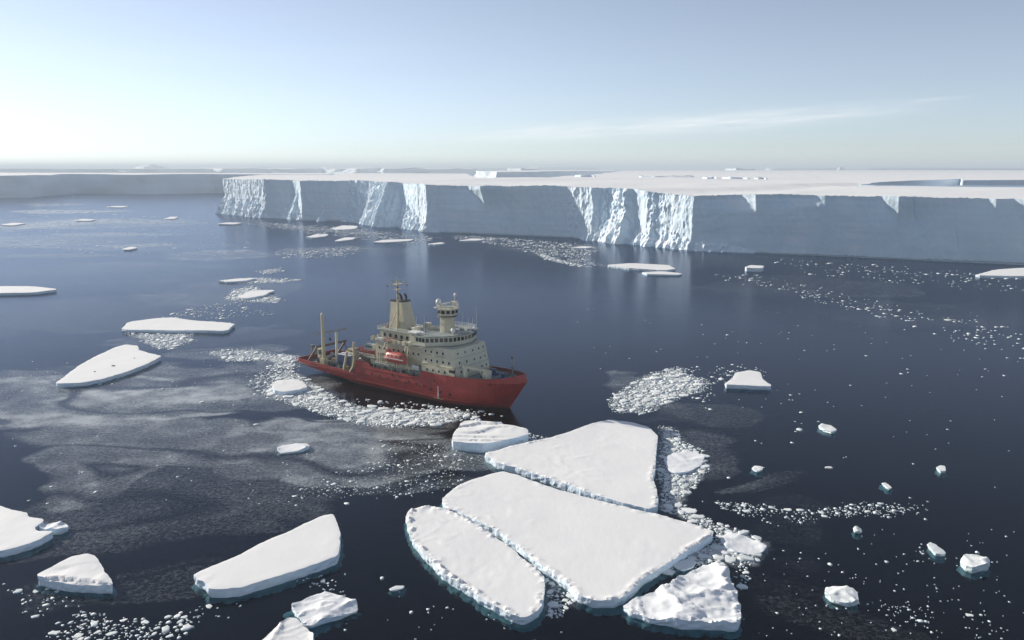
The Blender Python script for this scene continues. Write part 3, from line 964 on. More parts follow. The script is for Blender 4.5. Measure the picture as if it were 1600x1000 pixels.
# portholes along the starboard side
for s, z in ((-49.5, 4.9), (-46, 4.8), (-42.5, 4.6), (-38.5, 4.4), (-34.5, 4.3), (-33.2, 4.9), (-29.8, 4.7), (-26.6, 4.5), (-22.3, 6.9), (-23.8, 3.9), (-19.9, 3.6), (-16.2, 3.4), (-37, 6.0), (-40.2, 5.8)):
    MB().box(s - .28, s + .28, -9.10, -8.7, z - .28, z + .28).build('porthole', P_GLASS, hull)
for s, z, y in ((-2.6, 8.2, -6.35), (1.0, 8.6, -3.7)):
    MB().box(s - .3, s + .3, y - .5, y + .5, z - .22, z + .22).build('fairlead', P_BLACK, hull)
MB().box(-20.85, -20.6, -9.13, -8.9, 1.6, 5.4).build('draft_mark', P_WHITE, hull)
MB().box(-22.6, -18.6, -9.12, -8.9, 1.45, 1.6).build('load_line', P_TAN, hull)
rub = MB()
rub.box(-57, -14, -9.17, -8.95, 1.95, 2.1)
rub.box(-57, -30, -9.15, -8.95, 6.4, 6.52)
rub.build('rubbing_strake', P_RED, hull)
# anchor in its pocket on the starboard bow
anch = MB().prism([(-6.1, -4.55), (-3.2, -2.95), (-3.2, -2.6), (-6.1, -4.2)], 2.9, 4.6, [(-6.0, -5.25), (-3.1, -3.7), (-3.1, -3.3), (-6.0, -4.8)]).build('anchor_pocket', P_STEEL, hull)
MB().prism([(-5.5, -4.75), (-3.7, -3.75), (-3.7, -3.5), (-5.5, -4.5)], 3.2, 4.2, [(-5.4, -5.2), (-3.6, -4.2), (-3.6, -3.9), (-5.4, -4.9)]).build('anchor', P_WHITE, anch)

# accommodation block under the bridge
house = MB().prism([(-28, -8), (-13.8, -7.9), (-13.2, -4), (-13.2, 4), (-13.8, 7.9), (-28, 8)], 8.5, 17.2,
                   [(-28, -8), (-15.8, -7.9), (-15.2, -4), (-15.2, 4), (-15.8, 7.9), (-28, 8)]).build('accommodation_block', P_CREAM2, ship)
for z, x1 in ((11.45, -14.7), (14.25, -15.2)):
    MB().prism([(-28, -8.45), (x1 - 3.2 if z > 12 else x1, -8.35), (x1 - 3.2 if z > 12 else x1, -7.7), (-28, -7.7)], z, z + .16).build('deck_ledge', P_CREAM, house)
for z in (11.6, 14.4):
    f = (z - 8.5) / 8.7
    xa = -13.8 - 2.0 * f
    MB().prism([(xa + .03, -7.95), (xa + .63, -4.02), (xa + .63, 4.02), (xa + .03, 7.95), (xa - .3, 7.9), (xa - .3, -7.9)], z, z + .09).build('deck_seam', P_STEEL, house)
for s, z in [(-26.5 + 2.35 * k, zz) for zz in (15.5, 12.8, 10.0) for k in range(5)]:
    if z > 15 and s > -17.4:
        continue
    MB().box(s - .26, s + .26, -8.08, -7.8, z - .34, z + .34).build('window', P_GLASS, house)
for z in (15.7, 12.9, 10.2):
    for y in (-6, -3.0, 0.6, 3.6, 6.2):
        f = (z - 8.5) / 8.7
        xa = -13.2 - 2.0 * f - (0 if abs(y) <= 4 else (abs(y) - 4) / 3.9 * .6)
        MB().box(xa - .3, xa + .07, y - .26, y + .26, z - .34, z + .34).build('window', P_GLASS, house)
# lower forward locker and side plating
MB().prism([(-27.6, -8.75), (-14.6, -8.6), (-14.6, -8.0), (-27.6, -8.0)], 8.5, 11.3).build('side_locker', P_CREAM, ship)
MB().box(-16.4, -14.55, -8.85, -8.2, 10.2, 11.1).build('locker_opening', P_BLACK, ship)
for k in range(4):
    MB().box(-25.6 + k * 2.4, -25.1 + k * 2.4, -8.82, -8.4, 9.6, 10.3).build('locker_window', P_GLASS, ship)

# bridge
BR = [(-30, -10.1), (-24.6, -10.3), (-18.6, -4.2), (-17.6, 0), (-17.6, 3.4), (-20.6, 9.8), (-25, 10.3), (-30, 10.1)]
BRo = [(x + (0.5 if x > -29 else 0), y * 1.05) for x, y in BR]
bridge = MB().prism(BR, 17.45, 20.3).build('bridge', P_CREAM2, ship)
MB().prism([(x + (.35 if x > -29 else -.2), y * 1.025) for x, y in BR], 17.2, 17.45).build('bridge_floor', P_STEEL, bridge)
MB().prism(BRo, 20.3, 20.55).build('bridge_roof', P_ROOF, bridge)
for a, b in zip(BR[:-1], BR[1:]):
    a, b = Vector(a + (0,)), Vector(b + (0,))
    L = (b - a).length
    d = (b - a) / L
    nrm = Vector((d.y, -d.x, 0))
    m = max(2, int(L / 1.35))
    for k in range(m):
        p = a + d * (L * (k + .5) / m)
        w = L / m * .36
        q = [p - d * w + nrm * .06, p + d * w + nrm * .06, p + d * w - nrm * .2, p - d * w - nrm * .2]
        MB().prism([(v.x, v.y) for v in q], 18.65, 19.85).build('bridge_window', P_GLASS, bridge)
wing = MB()
wing.box(-31.2, -28.3, -10.2, -7.6, 18.2, 21.0)
wing.build('bridge_wing_house', P_CREAM, ship)
MB().box(-31.6, -28.0, -10.5, -7.3, 21.0, 21.3).build('wing_roof', P_WHITE, ship)
mk = MB()
roofp = [(x * 1.0 - (.2 if x > -29 else -.5), y * .97, 20.55) for x, y in BR]
mk.rail(roofp + roofp[:1], 1.1, 1.5, .045)
mk.build('roof_railing', P_WHITE, ship)
# roof gear
dome = MB().lathe([(.05, 0), (.55, .1), (.75, .7), (.55, 1.3), (.05, 1.5)], 12, (-19.4, -3.2, 21.2)).build('radome', P_WHITE, ship, True)
MB().path([(-19.4, -3.2, 20.5), (-19.4, -3.2, 21.3)], .3).build('pedestal', P_CREAM2, dome)
for x, y, r in ((-27.5, -7.8, .45), (-18.8, 6.5, .6), (-26.5, 6.5, .5)):
    MB().lathe([(.05, 0), (r, .1), (r, r), (.7 * r, 1.7 * r), (.05, 2 * r)], 10, (x, y, 20.55)).build('radome', P_WHITE, ship, True)
for x, y, h in ((-29.4, -8.8, 5.6), (-29.2, -5.4, 5.0), (-20.4, 2.6, 6.4), (-20.6, 5.6, 4.0), (-19.2, 7.9, 7.4), (-21.5, 8.8, 3.6), (-24.5, -9.4, 4.2)):
    MB().tube((x, y, 20.5), (x, y, 20.5 + h), .07, .03, 5).build('whip_antenna', P_WHITE, ship)
MB().box(-21.0, -19.8, -2.0, -.8, 20.55, 21.6).box(-22, -21.2, 3, 4.2, 20.55, 21.3).box(-20.2, -19, 4.4, 6.0, 20.55, 21.2).build('roof_locker', P_STEEL, ship)
# conning tower and crow's nest
tower = MB().lathe([(2.6, 0), (2.35, 2.2), (2.2, 5.2)], 10, (-24.4, 0, 20.5)).build('conning_tower', P_CREAM, ship)
nest = MB().lathe([(2.3, 0), (3.0, .25), (3.1, .9), (3.25, 2.2), (3.25, 2.35)], 12, (-24.4, 0, 25.6)).build('crows_nest', P_CREAM, ship)
MB().lathe([(3.0, 0), (3.45, 0.05), (3.45, .2), (3.0, .25)], 12, (-24.4, 0, 25.45)).build('nest_skirt', P_STEEL, nest)
for k in range(12):
    a = 2 * math.pi * (k + .5) / 12
    c = Vector((-24.4 + 3.06 * math.cos(a), 3.06 * math.sin(a), 0))
    d = Vector((-math.sin(a), math.cos(a), 0))
    o = Vector((math.cos(a), math.sin(a), 0))
    q = [c - d * .55 + o * .12, c + d * .55 + o * .12, c + d * .55 - o * .2, c - d * .55 - o * .2]
    MB().prism([(v.x, v.y) for v in q], 26.6, 27.6).build('nest_window', P_GLASS, nest)
MB().lathe([(3.3, 0), (3.7, .06), (3.7, .2), (3.2, .25)], 12, (-24.4, 0, 27.95)).build('nest_roof', P_CREAM2, nest)
rl = [(-24.4 + 3.5 * math.cos(2 * math.pi * k / 12), 3.5 * math.sin(2 * math.pi * k / 12), 28.2) for k in range(13)]
MB().rail(rl, 1.1, 1.8, .045).build('nest_railing', P_CREAM, nest)
MB().box(-29.4, -27.2, -.9, .9, 27.6, 27.85).build('nest_platform', P_WHITE, nest)
MB().lathe([(.1, 0), (.8, .15), (.95, .9), (.7, 1.7), (.1, 2.0)], 12, (-28.0, 0, 28.6)).tube((-28, 0, 27.8), (-28, 0, 28.7), .25).build('nest_radome', P_WHITE, nest, True)
MB().path([(-22.2, .3, 28.2), (-21.4, .3, 31.8)], .1).path([(-22.9, .3, 28.2), (-21.6, .3, 31)], .07).box(-22.6, -20.9, -.5, 1.1, 30.2, 30.32).build('antenna_post', P_CREAM, nest)
MB().lathe([(.05, 0), (.45, .15), (.5, .6), (.3, 1.1), (.05, 1.2)], 10, (-21.35, .3, 31.8)).build('antenna_ball', P_WHITE, nest, True)
MB().box(-25.2, -24.9, -1.9, 1.9, 29.3, 29.55).tube((-25, 0, 28.2), (-25, 0, 29.4), .15).build('radar_scanner', P_WHITE, nest)

# midships deckhouses
mid = MB().box(-50, -28, -6.6, 6.6, 5.6, 12.0).box(-49, -28, -7.4, 7.4, 12.0, 15.9).build('midships_house', P_CREAM, ship)
MB().box(-50.4, -28, -8.7, 8.7, 15.9, 16.15).build('boat_deck', P_ROOF, mid)
MB().box(-50, -28, -8.9, 8.9, 8.3, 8.5).build('walkway', P_DECK, mid)
for k in range(9):
    MB().box(-47.6 + k * 2.15, -47.0 + k * 2.15, -7.47, -7.2, 13.4, 14.1).build('window', P_GLASS, mid)
for k in range(4):
    MB().box(-46 + k * 4.2, -45.1 + k * 4.2, -6.68, -6.3, 6.0, 8.0).build('door', P_STEEL, mid)
upper = MB().box(-48, -31.5, -6, 6, 16.15, 19.4).build('upper_deckhouse', P_CREAM, ship)
MB().box(-49.2, -30.8, -6.8, 6.8, 19.4, 19.65).build('house_roof', P_ROOF, upper)
for k in range(6):
    MB().box(-46.6 + k * 2.5, -45.6 + k * 2.5, -6.07, -5.8, 17.4, 18.5).build('window', P_GLASS, upper)
MB().rail([(-50.2, -8.5, 16.15), (-31.4, -8.5, 16.15)], 1.1, 1.6, .04).rail([(-49, -6.6, 19.65), (-31, -6.6, 19.65)], 1.1, 1.6, .04).rail([(-50.2, -8.5, 16.15), (-50.2, 8.5, 16.15)], 1.1, 1.6, .04).rail([(-49, -6.6, 19.65), (-49, 6.6, 19.65)], 1.1, 1.6, .04).build('deck_railing', P_CREAM2, ship)
MB().rail([(-50, -8.8, 8.5), (-28.4, -8.8, 8.5)], 1.1, 1.6, .04).build('walkway_railing', P_CREAM2, ship)
for k in range(6):
    MB().box(-49 + k * 4.1, -48.6 + k * 4.1, -8.85, -8.45, 5.6, 8.3).build('walkway_post', P_STEEL, ship)
# vents and lockers on the upper decks
for x, y, z, w, d, h, mt in ((-33.2, -4.8, 19.65, 1.2, 1.2, 2.3, P_CREAM), (-35.4, -4.2, 19.65, .9, .9, 1.6, P_WHITE), (-36.8, 3.6, 19.65, 1.6, 1.6, 1.8, P_CREAM2), (-32.6, 1.8, 19.65, 1.4, 2.2, 1.5, P_CREAM),
                             (-47.6, -7.4, 16.15, 2.0, 1.0, .9, P_WHITE), (-44.4, -7.5, 16.15, 1.6, 1.0, 1.0, P_REDIN), (-40.6, -7.6, 16.15, 2.6, .9, .7, P_WHITE), (-36.6, -7.5, 16.15, 1.8, .9, .9, P_CREAM2), (-34.0, -7.4, 16.15, 1.1, 1.1, 1.3, P_WHITE)):
    MB().prism([(x, y - d / 2), (x + w, y - d / 2), (x + w, y + d / 2), (x, y + d / 2)], z, z + h * .8).prism([(x - .12, y - d / 2 - .12), (x + w + .12, y - d / 2 - .12), (x + w + .12, y + d / 2 + .12), (x - .12, y + d / 2 + .12)], z + h * .8, z + h).build('deck_locker', mt, ship)
for x in (-31.9, -30.9, -29.9):
    MB().tube((x, -8.1, 8.9), (x + .2, -8.1, 10.3), .48, .48, 12).build('life_raft_canister', P_WHITE, ship)
# funnel
funnel = MB().prism([(-47.4, -2.7), (-40.0, -2.7), (-39.4, -1.6), (-39.4, 1.6), (-40.0, 2.7), (-47.4, 2.7)], 19.6, 28.3,
                    [(-46.9, -2.1), (-42.2, -2.1), (-41.7, -1.3), (-41.7, 1.3), (-42.2, 2.1), (-46.9, 2.1)]).build('funnel', P_CREAM, ship)
MB().prism([(-47.0, -2.15), (-42.1, -2.15), (-41.6, -1.3), (-41.6, 1.3), (-42.1, 2.15), (-47.0, 2.15)], 28.3, 28.75).build('funnel_rim', P_BLACK, funnel)
for x, y in ((-43.2, -.9), (-43.0, 1.0), (-44.6, .2)):
    MB().path([(x, y, 28.6), (x, y, 29.9), (x - .7, y, 30.6)], .34, 8).build('exhaust_pipe', P_BLACK, funnel)
# lattice mast beside the funnel
mast = MB().tube((-42.6, -3.2, 24.0), (-42.6, -3.2, 35.6), .42, .26, 8).build('main_mast', P_BUFF, ship)
MB().path([(-42.6, -3.2, 26.5), (-46.4, -5.6, 16.2)], .17).path([(-42.6, -3.2, 26.5), (-41.0, -5.8, 16.2)], .26).path([(-42.6, -3.2, 25), (-43.2, -2.6, 19.6)], .3).build('mast_leg', P_BUFF, mast)
for a in (.3, .55, .8):
    p = Vector((-42.6, -3.2, 26.5)).lerp(Vector((-46.4, -5.6, 16.2)), a)
    q = Vector((-42.6, -3.2, 26.5)).lerp(Vector((-41.0, -5.8, 16.2)), a)
    MB().tube(p, q, .07).build('mast_brace', P_BUFF, mast)
MB().box(-43.6, -41.6, -5.0, -1.6, 34.3, 34.45).box(-43.3, -41.9, -4.5, -2.0, 32.6, 32.75).build('mast_platform', P_BUFF, mast)
MB().path([(-43.6, -5.0, 34.4), (-43.6, -5.0, 36.0)], .06).path([(-41.6, -1.6, 34.4), (-41.6, -1.6, 36.0)], .06).path([(-43.6, -5.0, 35.6), (-41.6, -1.6, 35.6)], .08).path([(-42.6, -3.2, 35.5), (-42.6, -3.2, 36.6)], .1).path([(-44.6, -6.0, 34.3), (-40.6, -.6, 34.3)], .08).build('mast_yard', P_BUFF, mast)
for z in (33.2, 31.4, 29.6):
    MB().lathe([(.05, 0), (.22, .05), (.22, .5), (.05, .55)], 8, (-42.2, -3.7, z)).build('mast_light', P_BLACK, mast)
for x, y in ((-44.5, -5.9), (-40.8, -.8)):
    MB().path([(x, y, 34.3), (x, y, 33.6)], .12).path([(x, y, 34), (x - .2, y, 21)], .02, 4).build('mast_lamp', P_BLACK, mast)

# stern kingpost crane with boom
king = MB().tube((-75.2, -7.0, 3.4), (-75.2, -7.0, 21.4), .66, .5, 10).build('kingpost_crane', P_BUFF, ship)
MB().lathe([(.5, 0), (.58, .15), (.3, .5), (.1, .9)], 10, (-75.2, -7, 21.4)).build('post_cap', P_CREAM2, king)
MB().prism([(-81.2, -5.6), (-66.0, -5.2), (-66.0, -4.6), (-81.2, -5.0)], [13.3, 17.0, 17.0, 13.3], [13.9, 17.6, 17.6, 13.9]).build('boom', P_STEEL, king)
MB().path([(-73.8, -5.1, 15.0), (-73.8, -5.1, 13.2)], .06).box(-74.1, -73.5, -5.3, -4.9, 12.2, 13.2).build('hook_block', P_BLACK, king)
MB().box(-76.2, -74.2, -8.0, -6.0, 3.4, 6.2).build('crane_pedestal', P_BUFF, king)
MB().box(-77.9, -76.7, -7.4, -5.6, 6.2, 9.4).build('operator_cab', P_CREAM2, king)
MB().box(-77.4, -76.66, -7.47, -5.9, 7.4, 8.9).build('cab_window', P_GLASSG, king)
prop = MB().tube((-70.8, -5.0, 3.4), (-70.6, -5.0, 15.6), .5, .42, 8).build('boom_prop', P_CREAM2, ship)
# stern A-frame
afr = MB()
for y in (-6.6, 6.6):
    afr.path([(-84.4, y, 3.4), (-79.0, y, 9.6)], .42, 8)
    afr.path([(-77.6, y, 3.4), (-79.6, y, 8.8)], .2, 6)
afr.path([(-79.0, -6.6, 9.5), (-79.0, 6.6, 9.5)], .42, 8)
afr.build('stern_a_frame', P_BROWN, ship)
MB().path([(-84.6, -5.2, 3.4), (-83.2, -5.2, 9.2)], .25).box(-83.9, -82.7, -5.9, -4.7, 8.4, 9.6).build('stern_lamp_post', P_STEEL, ship)
# starboard side gantry
gan = MB().path([(-63.6, -8.6, 3.4), (-61.3, -8.8, 10.8)], .42, 8).path([(-61.5, -8.9, 10.7), (-56.8, -8.9, 10.2)], .34, 8).path([(-57.6, -9.0, 14.4), (-57.7, -9.0, 8.6), (-58.3, -9.1, 6.0), (-59.6, -9.2, 4.2)], .4, 8)
gan.path([(-61.3, -8.8, 10.6), (-61.0, -4.0, 10.9), (-63.2, -4.0, 3.4)], .36, 8).build('side_gantry', P_BUFF, ship)
MB().lathe([(.9, 0), (.9, .25), (.3, .3)], 10, (-60.9, -7.6, 10.4)).box(-61.8, -59.2, -8.2, -5, 11.0, 11.5).build('gantry_sheave', P_TAN, ship)

# bow gear
bm = MB().tube((1.0, 0, 8.5), (.7, 0, 16.8), .34, .16, 8).build('bow_mast', P_STEEL, ship)
MB().box(.2, 1.3, -.5, .5, 12.6, 12.75).path([(1, .0, 12.2), (.2, -.7, 10)], .08).box(.6, .95, -.2, .2, 15.2, 15.9).build('mast_lamp', P_BLACK, bm)
fc = MB().tube((-11.4, -7.0, 8.5), (-11.4, -7.0, 12.6), .75, .7, 10).build('foredeck_crane', P_CREAM2, ship)
MB().prism([(-12.2, -7.5), (-3.6, -5.4), (-3.6, -4.8), (-12.2, -6.4)], [12.1, 11.4, 11.4, 12.1], [13.0, 12.0, 12.0, 13.0]).build('crane_jib', P_CREAM, fc)
MB().box(-5.6, -3.9, -6.1, -3.9, 8.5, 11.7).build('crane_rest', P_CREAM2, fc)
MB().path([(-6.6, -6.2, 11.8), (-5.2, -5.8, 9.0)], .12).path([(-4.0, -6.0, 11.6), (-5.6, -6.3, 9.4)], .1).build('rest_brace', P_CREAM2, fc)
for x, y in ((-8.0, 2.6), (-8.0, -1.6), (-2.5, -.4)):
    MB().box(x - 1.2, x + 1.2, y - 1, y + 1, 8.5, 9.2).lathe([(.7, 0), (.7, .25), (.45, .3), (.45, .9), (.75, 1.0), (.75, 1.2)], 10, (x, y, 9.2)).build('anchor_windlass', P_BLUE, ship)
for x, y in ((-5, 4.4), (0, 2.4), (.4, -2.2), (-11, 5), (-3.4, 1.8)):
    MB().tube((x, y, 8.5), (x, y, 9.5), .3, .3, 8).tube((x + .9, y, 8.5), (x + .9, y, 9.5), .3, .3, 8).box(x - .6, x + 1.5, y - .4, y + .4, 8.5, 8.6).build('mooring_bitts', P_STEEL, ship)
MB().rail([(-12.6, -7.4, 8.5), (-12.6, 7.4, 8.5)], 1.1, 1.6, .05).build('foredeck_railing', P_CREAM2, ship)

# winches and gear on the working decks
g2 = random.Random(5)
for x, y, s_ in ((-80.5, 2.5, 1.3), (-79, -2.0, 1.1), (-73.0, 3.4, 1.5), (-69.2, -5.4, 1.0), (-67.5, 5, 1.2), (-64.6, -6.6, 1.0), (-66.6, -7.4, .8), (-55.2, -7.2, .8)):
    z = deck_z(x)
    MB().box(x - s_, x + s_, y - .9 * s_, y + .9 * s_, z, z + .35).build('winch_bed', P_TAN, ship)
    w = MB()
    w.tube((x, y - .8 * s_, z + 1.1 * s_), (x, y + .8 * s_, z + 1.1 * s_), .55 * s_, .55 * s_, 12)
    for k in (-.8, .8):
        w.tube((x, y + k * s_ - .08, z + 1.1 * s_), (x, y + k * s_ + .08, z + 1.1 * s_), 1.0 * s_, 1.0 * s_, 14)
    w.build('winch_drum', P_STEEL, ship)
for k in range(30):
    x, y = g2.uniform(-83, -58.5), g2.uniform(-8.0, 6.5)
    w, d, h = g2.uniform(.5, 1.3), g2.uniform(.4, 1.0), g2.uniform(.5, 1.7)
    mt = g2.choice([P_TAN, P_STEEL, P_BROWN, P_BLACK, P_REDIN, P_STEEL, P_DECK, P_BROWN])
    MB().prism([(x - w, y - d), (x + w, y - d), (x + w, y + d), (x - w, y + d)], 3.4, 3.4 + h, [(x - w * .9, y - d * .9), (x + w * .9, y - d * .9), (x + w * .9, y + d * .9), (x - w * .9, y + d * .9)]).tube((x, y, 3.4 + h), (x + .2, y, 3.8 + h), .2, .15, 6).build('deck_gear', mt, ship)
aft = MB().box(-57.0, -50, -6.6, 6.6, 5.6, 9.4).build('aft_deckhouse', P_BROWN, ship)
MB().box(-57.4, -49.9, -7.2, 7.2, 9.4, 9.65).build('house_roof', P_DECK, aft)
for k in range(8):
    x, y = g2.uniform(-56.5, -51), g2.uniform(-1, 6)
    h = g2.uniform(.6, 2.2)
    MB().prism([(x - .6, y - .5), (x + .6, y - .5), (x + .6, y + .5), (x - .6, y + .5)], 9.65, 9.65 + h, [(x - .5, y - .4), (x + .5, y - .4), (x + .5, y + .4), (x - .5, y + .4)]).build('roof_gear', g2.choice([P_STEEL, P_TAN, P_DECKSNOW, P_REDIN]), ship)
MB().rail([(-57.3, -7.1, 9.65), (-50, -7.1, 9.65)], 1.1, 1.5, .05).build('aft_railing', P_CREAM2, ship)
# pipework, reels and lockers crowding the midships decks
g3 = random.Random(21)
for k in range(46):
    lvl = g3.choice(((16.15, -49.5, -31.5, -8.3, -6.4), (19.65, -48.5, -31.5, -6.2, 6.0), (8.5, -49.5, -28.5, -8.6, -6.9), (5.6, -49.5, -28.5, -8.6, -6.9), (16.15, -49.8, -48.2, -8, 8)))
    z, x0, x1, y0, y1 = lvl
    x, y = g3.uniform(x0, x1), g3.uniform(y0, y1)
    if -48 < x < -39 and abs(y) < 3.2 and z > 19:
        continue
    mt = g3.choice([P_STEEL, P_BROWN, P_TAN, P_CREAM, P_CREAM2, P_REDIN, P_BLACK])
    h = g3.uniform(.4, 1.5)
    if g3.random() < .45:
        w, d = g3.uniform(.25, .9), g3.uniform(.2, .45)
        MB().prism([(x - w, y - d), (x + w, y - d), (x + w, y + d), (x - w, y + d)], z, z + h, [(x - w * .85, y - d * .85), (x + w * .85, y - d * .85), (x + w * .85, y + d * .85), (x - w * .85, y + d * .85)]).build('deck_box', mt, ship)
    elif g3.random() < .5:
        MB().tube((x, y, z), (x, y, z + h * 1.5), .14, .14, 6).lathe([(.02, 0), (.34, .05), (.34, .3), (.02, .4)], 8, (x, y, z + h * 1.5)).build('deck_vent', mt, ship)
    else:
        MB().tube((x - .5, y, z + .45), (x + .5, y, z + .45), .42, .42, 10).box(x - .6, x + .6, y - .1, y + .1, z, z + .3).build('hose_reel', mt, ship)
for k in range(5):
    x = -48.5 + k * 1.0
    MB().path([(x, -6.8, 8.5), (x, -6.8, 12.0), (x + 1.5, -6.8, 15.6)], .09, 5).build('pipe_run', P_BROWN, ship)
# lifeboat davits
for x in (-42.2, -33.2):
    dav = MB().path([(x, -7.5, 16.0), (x, -9.7, 16.2), (x, -10.3, 14.8)], .22, 6)
    dav.path([(x, -8.7, 8.5), (x, -9.4, 12.0), (x, -8.6, 16.0)], .2, 6)
    dav.path([(x - 1.2, -8.7, 8.6), (x, -9.1, 11.5)], .12, 6)
    dav.build('boat_davit', P_CREAM, ship)


def ship_thing(name, label, cat, loc, rz=0.0, group=None):
    """a separate thing carried by the ship, placed in ship coordinates"""
    o = link(name, None)
    w = np.array([STEM[0], STEM[1]]) + FW * loc[0] - SB * loc[1]
    o.location = (w[0], w[1], loc[2])
    o.rotation_euler = (0, 0, TH + rz)
    return tag(o, label, cat, group)


def boat_hull(L, B, D, n=13):
    v, f = [], []
    for k in range(n):
        t = k / (n - 1)
        w = B * (1 - abs(2 * t - 1) ** 3.2) ** .8 if t > .5 else B * (1 - abs(2 * t - 1) ** 5) ** .8
        w = max(w, .02)
        x = -L + 2 * L * t
        sheer = .25 * D * abs(2 * t - 1) ** 2
        v += [(x * .9, 0, 0), (x * .95, -w * .6, .12 * D), (x, -w, D * .62), (x, -w, D + sheer), (x, w, D + sheer), (x, w, D * .62), (x * .95, w * .6, .12 * D)]
    for k in range(n - 1):
        for j in range(7):
            a, b = k * 7 + j, k * 7 + (j + 1) % 7
            f.append([a, a + 7, b + 7, b])
    f.append([j for j in range(7)])
    f.append([(n - 1) * 7 + j for j in range(7)][::-1])
    return v, f


lb = ship_thing('lifeboat', 'enclosed orange lifeboat hanging in davits on the starboard side of the ship', 'lifeboat', (-37.7, -9.6, 10.4))
m = MB()
m.add(*boat_hull(4.9, 1.6, 1.7))
m.build('hull', P_ORANGE, lb)
v, f = [], []
for k in range(11):
    t = k / 10
    w = 1.5 * (1 - abs(2 * t - 1) ** 4) ** .6
    h = 1.75 * (1 - abs(2 * t - 1) ** 5) ** .6
    v += [(-4.6 + 9.2 * t, w * math.cos(a) * (1 if abs(math.cos(a)) < .9 else 1), 1.75 + h * math.sin(a)) for a in np.linspace(0, math.pi, 9)]
for k in range(10):
    for j in range(8):
        f.append([k * 9 + j, k * 9 + j + 1, k * 9 + 10 + j, k * 9 + 9 + j])
can = MB().add(v, f).build('canopy', P_ORANGE, lb, True)
MB().box(-3.9, -2.7, -.6, .6, 3.1, 4.0).build('helm_cupola', P_ORANGE, can)
for x in (-2.6, -.8, 1.0, 2.8):
    MB().box(x, x + .5, -1.42, -1.1, 2.3, 2.6).build('window', P_GLASS, can)
MB().box(-4.4, 4.4, -1.68, -1.55, 1.5, 1.7).build('fender', P_WHITE, lb)

wb = ship_thing('workboat', 'red workboat with grey wheelhouse cradled on the ship aft deckhouse', 'boat', (-54.6, -4.6, 9.7))
MB().add(*boat_hull(5.2, 1.7, 1.9)).build('hull', P_REDIN, wb)
wh = MB().prism([(-1.6, -1.1), (2.4, -1.1), (2.9, 0), (2.4, 1.1), (-1.6, 1.1)], 1.9, 3.8, [(-1.4, -.95), (1.9, -.95), (2.3, 0), (1.9, .95), (-1.4, .95)]).build('wheelhouse', P_DECKSNOW, wb)
for x in (-1.0, .1, 1.2):
    MB().box(x, x + .75, -1.12, -.9, 2.75, 3.4).build('window', P_GLASSG, wh)
MB().path([(-1, 0, 3.8), (-1.2, 0, 5.2)], .08).box(-1.6, -.7, -.5, .5, 4.3, 4.4).build('radar_mast', P_STEEL, wh)
MB().box(-4, 4, -1.4, 1.4, 1.6, 1.75).build('deck', P_STEEL, wb)
MB().box(-3, -2.5, -1.4, 1.4, -.05, .6).box(2.5, 3, -1.4, 1.4, -.05, .6).build('cradle', P_TAN, wb)

ct = ship_thing('cargo_container', 'blue cargo container with white top on the ship afterdeck', 'container', (-66.4, -4.4, 3.42))
MB().box(-3.0, 3.0, -1.2, 1.2, 0, 4.7).build('box', P_BLUE, ct)
MB().box(-3.1, 3.1, -1.3, 1.3, 4.7, 4.95).build('roof', P_WHITE, ct)
for k in range(11):
    MB().box(-2.85 + k * .55, -2.6 + k * .55, -1.26, -1.2, .2, 4.5).build('rib', P_BLUE, ct)
MB().box(3.0, 3.06, -1.1, 1.1, .2, 4.5).build('door', P_DECKSNOW, ct)
ct2 = ship_thing('cargo_container', 'pale cargo container beside the blue one on the ship afterdeck', 'container', (-63.0, 1.8, 3.42), .05)
MB().box(-3.0, 3.0, -1.2, 1.2, 0, 2.5).build('box', P_DECKSNOW, ct2)
MB().box(-3.05, 3.05, -1.25, 1.25, 2.5, 2.6).build('roof', P_WHITE, ct2)

# ------------------------------------------------------------------ ice floes
FOOTPRINTS = []           # floe outlines on the water, so loose ice stays clear of them
ship_fp = np.array([np.array([STEM[0], STEM[1]]) + FW * x - SB * y for x, y in ((-88, -9.5), (-14, -9.5), (-6, -6), (3, 0), (-6, 6), (-14, 9.5), (-88, 9.5))])


def chaikin(p, k=1):
    for _ in range(k):
        q = np.roll(p, -1, 0)
        p = np.stack([.88 * p + .12 * q, .12 * p + .88 * q], 1).reshape(-1, 2)
    return p


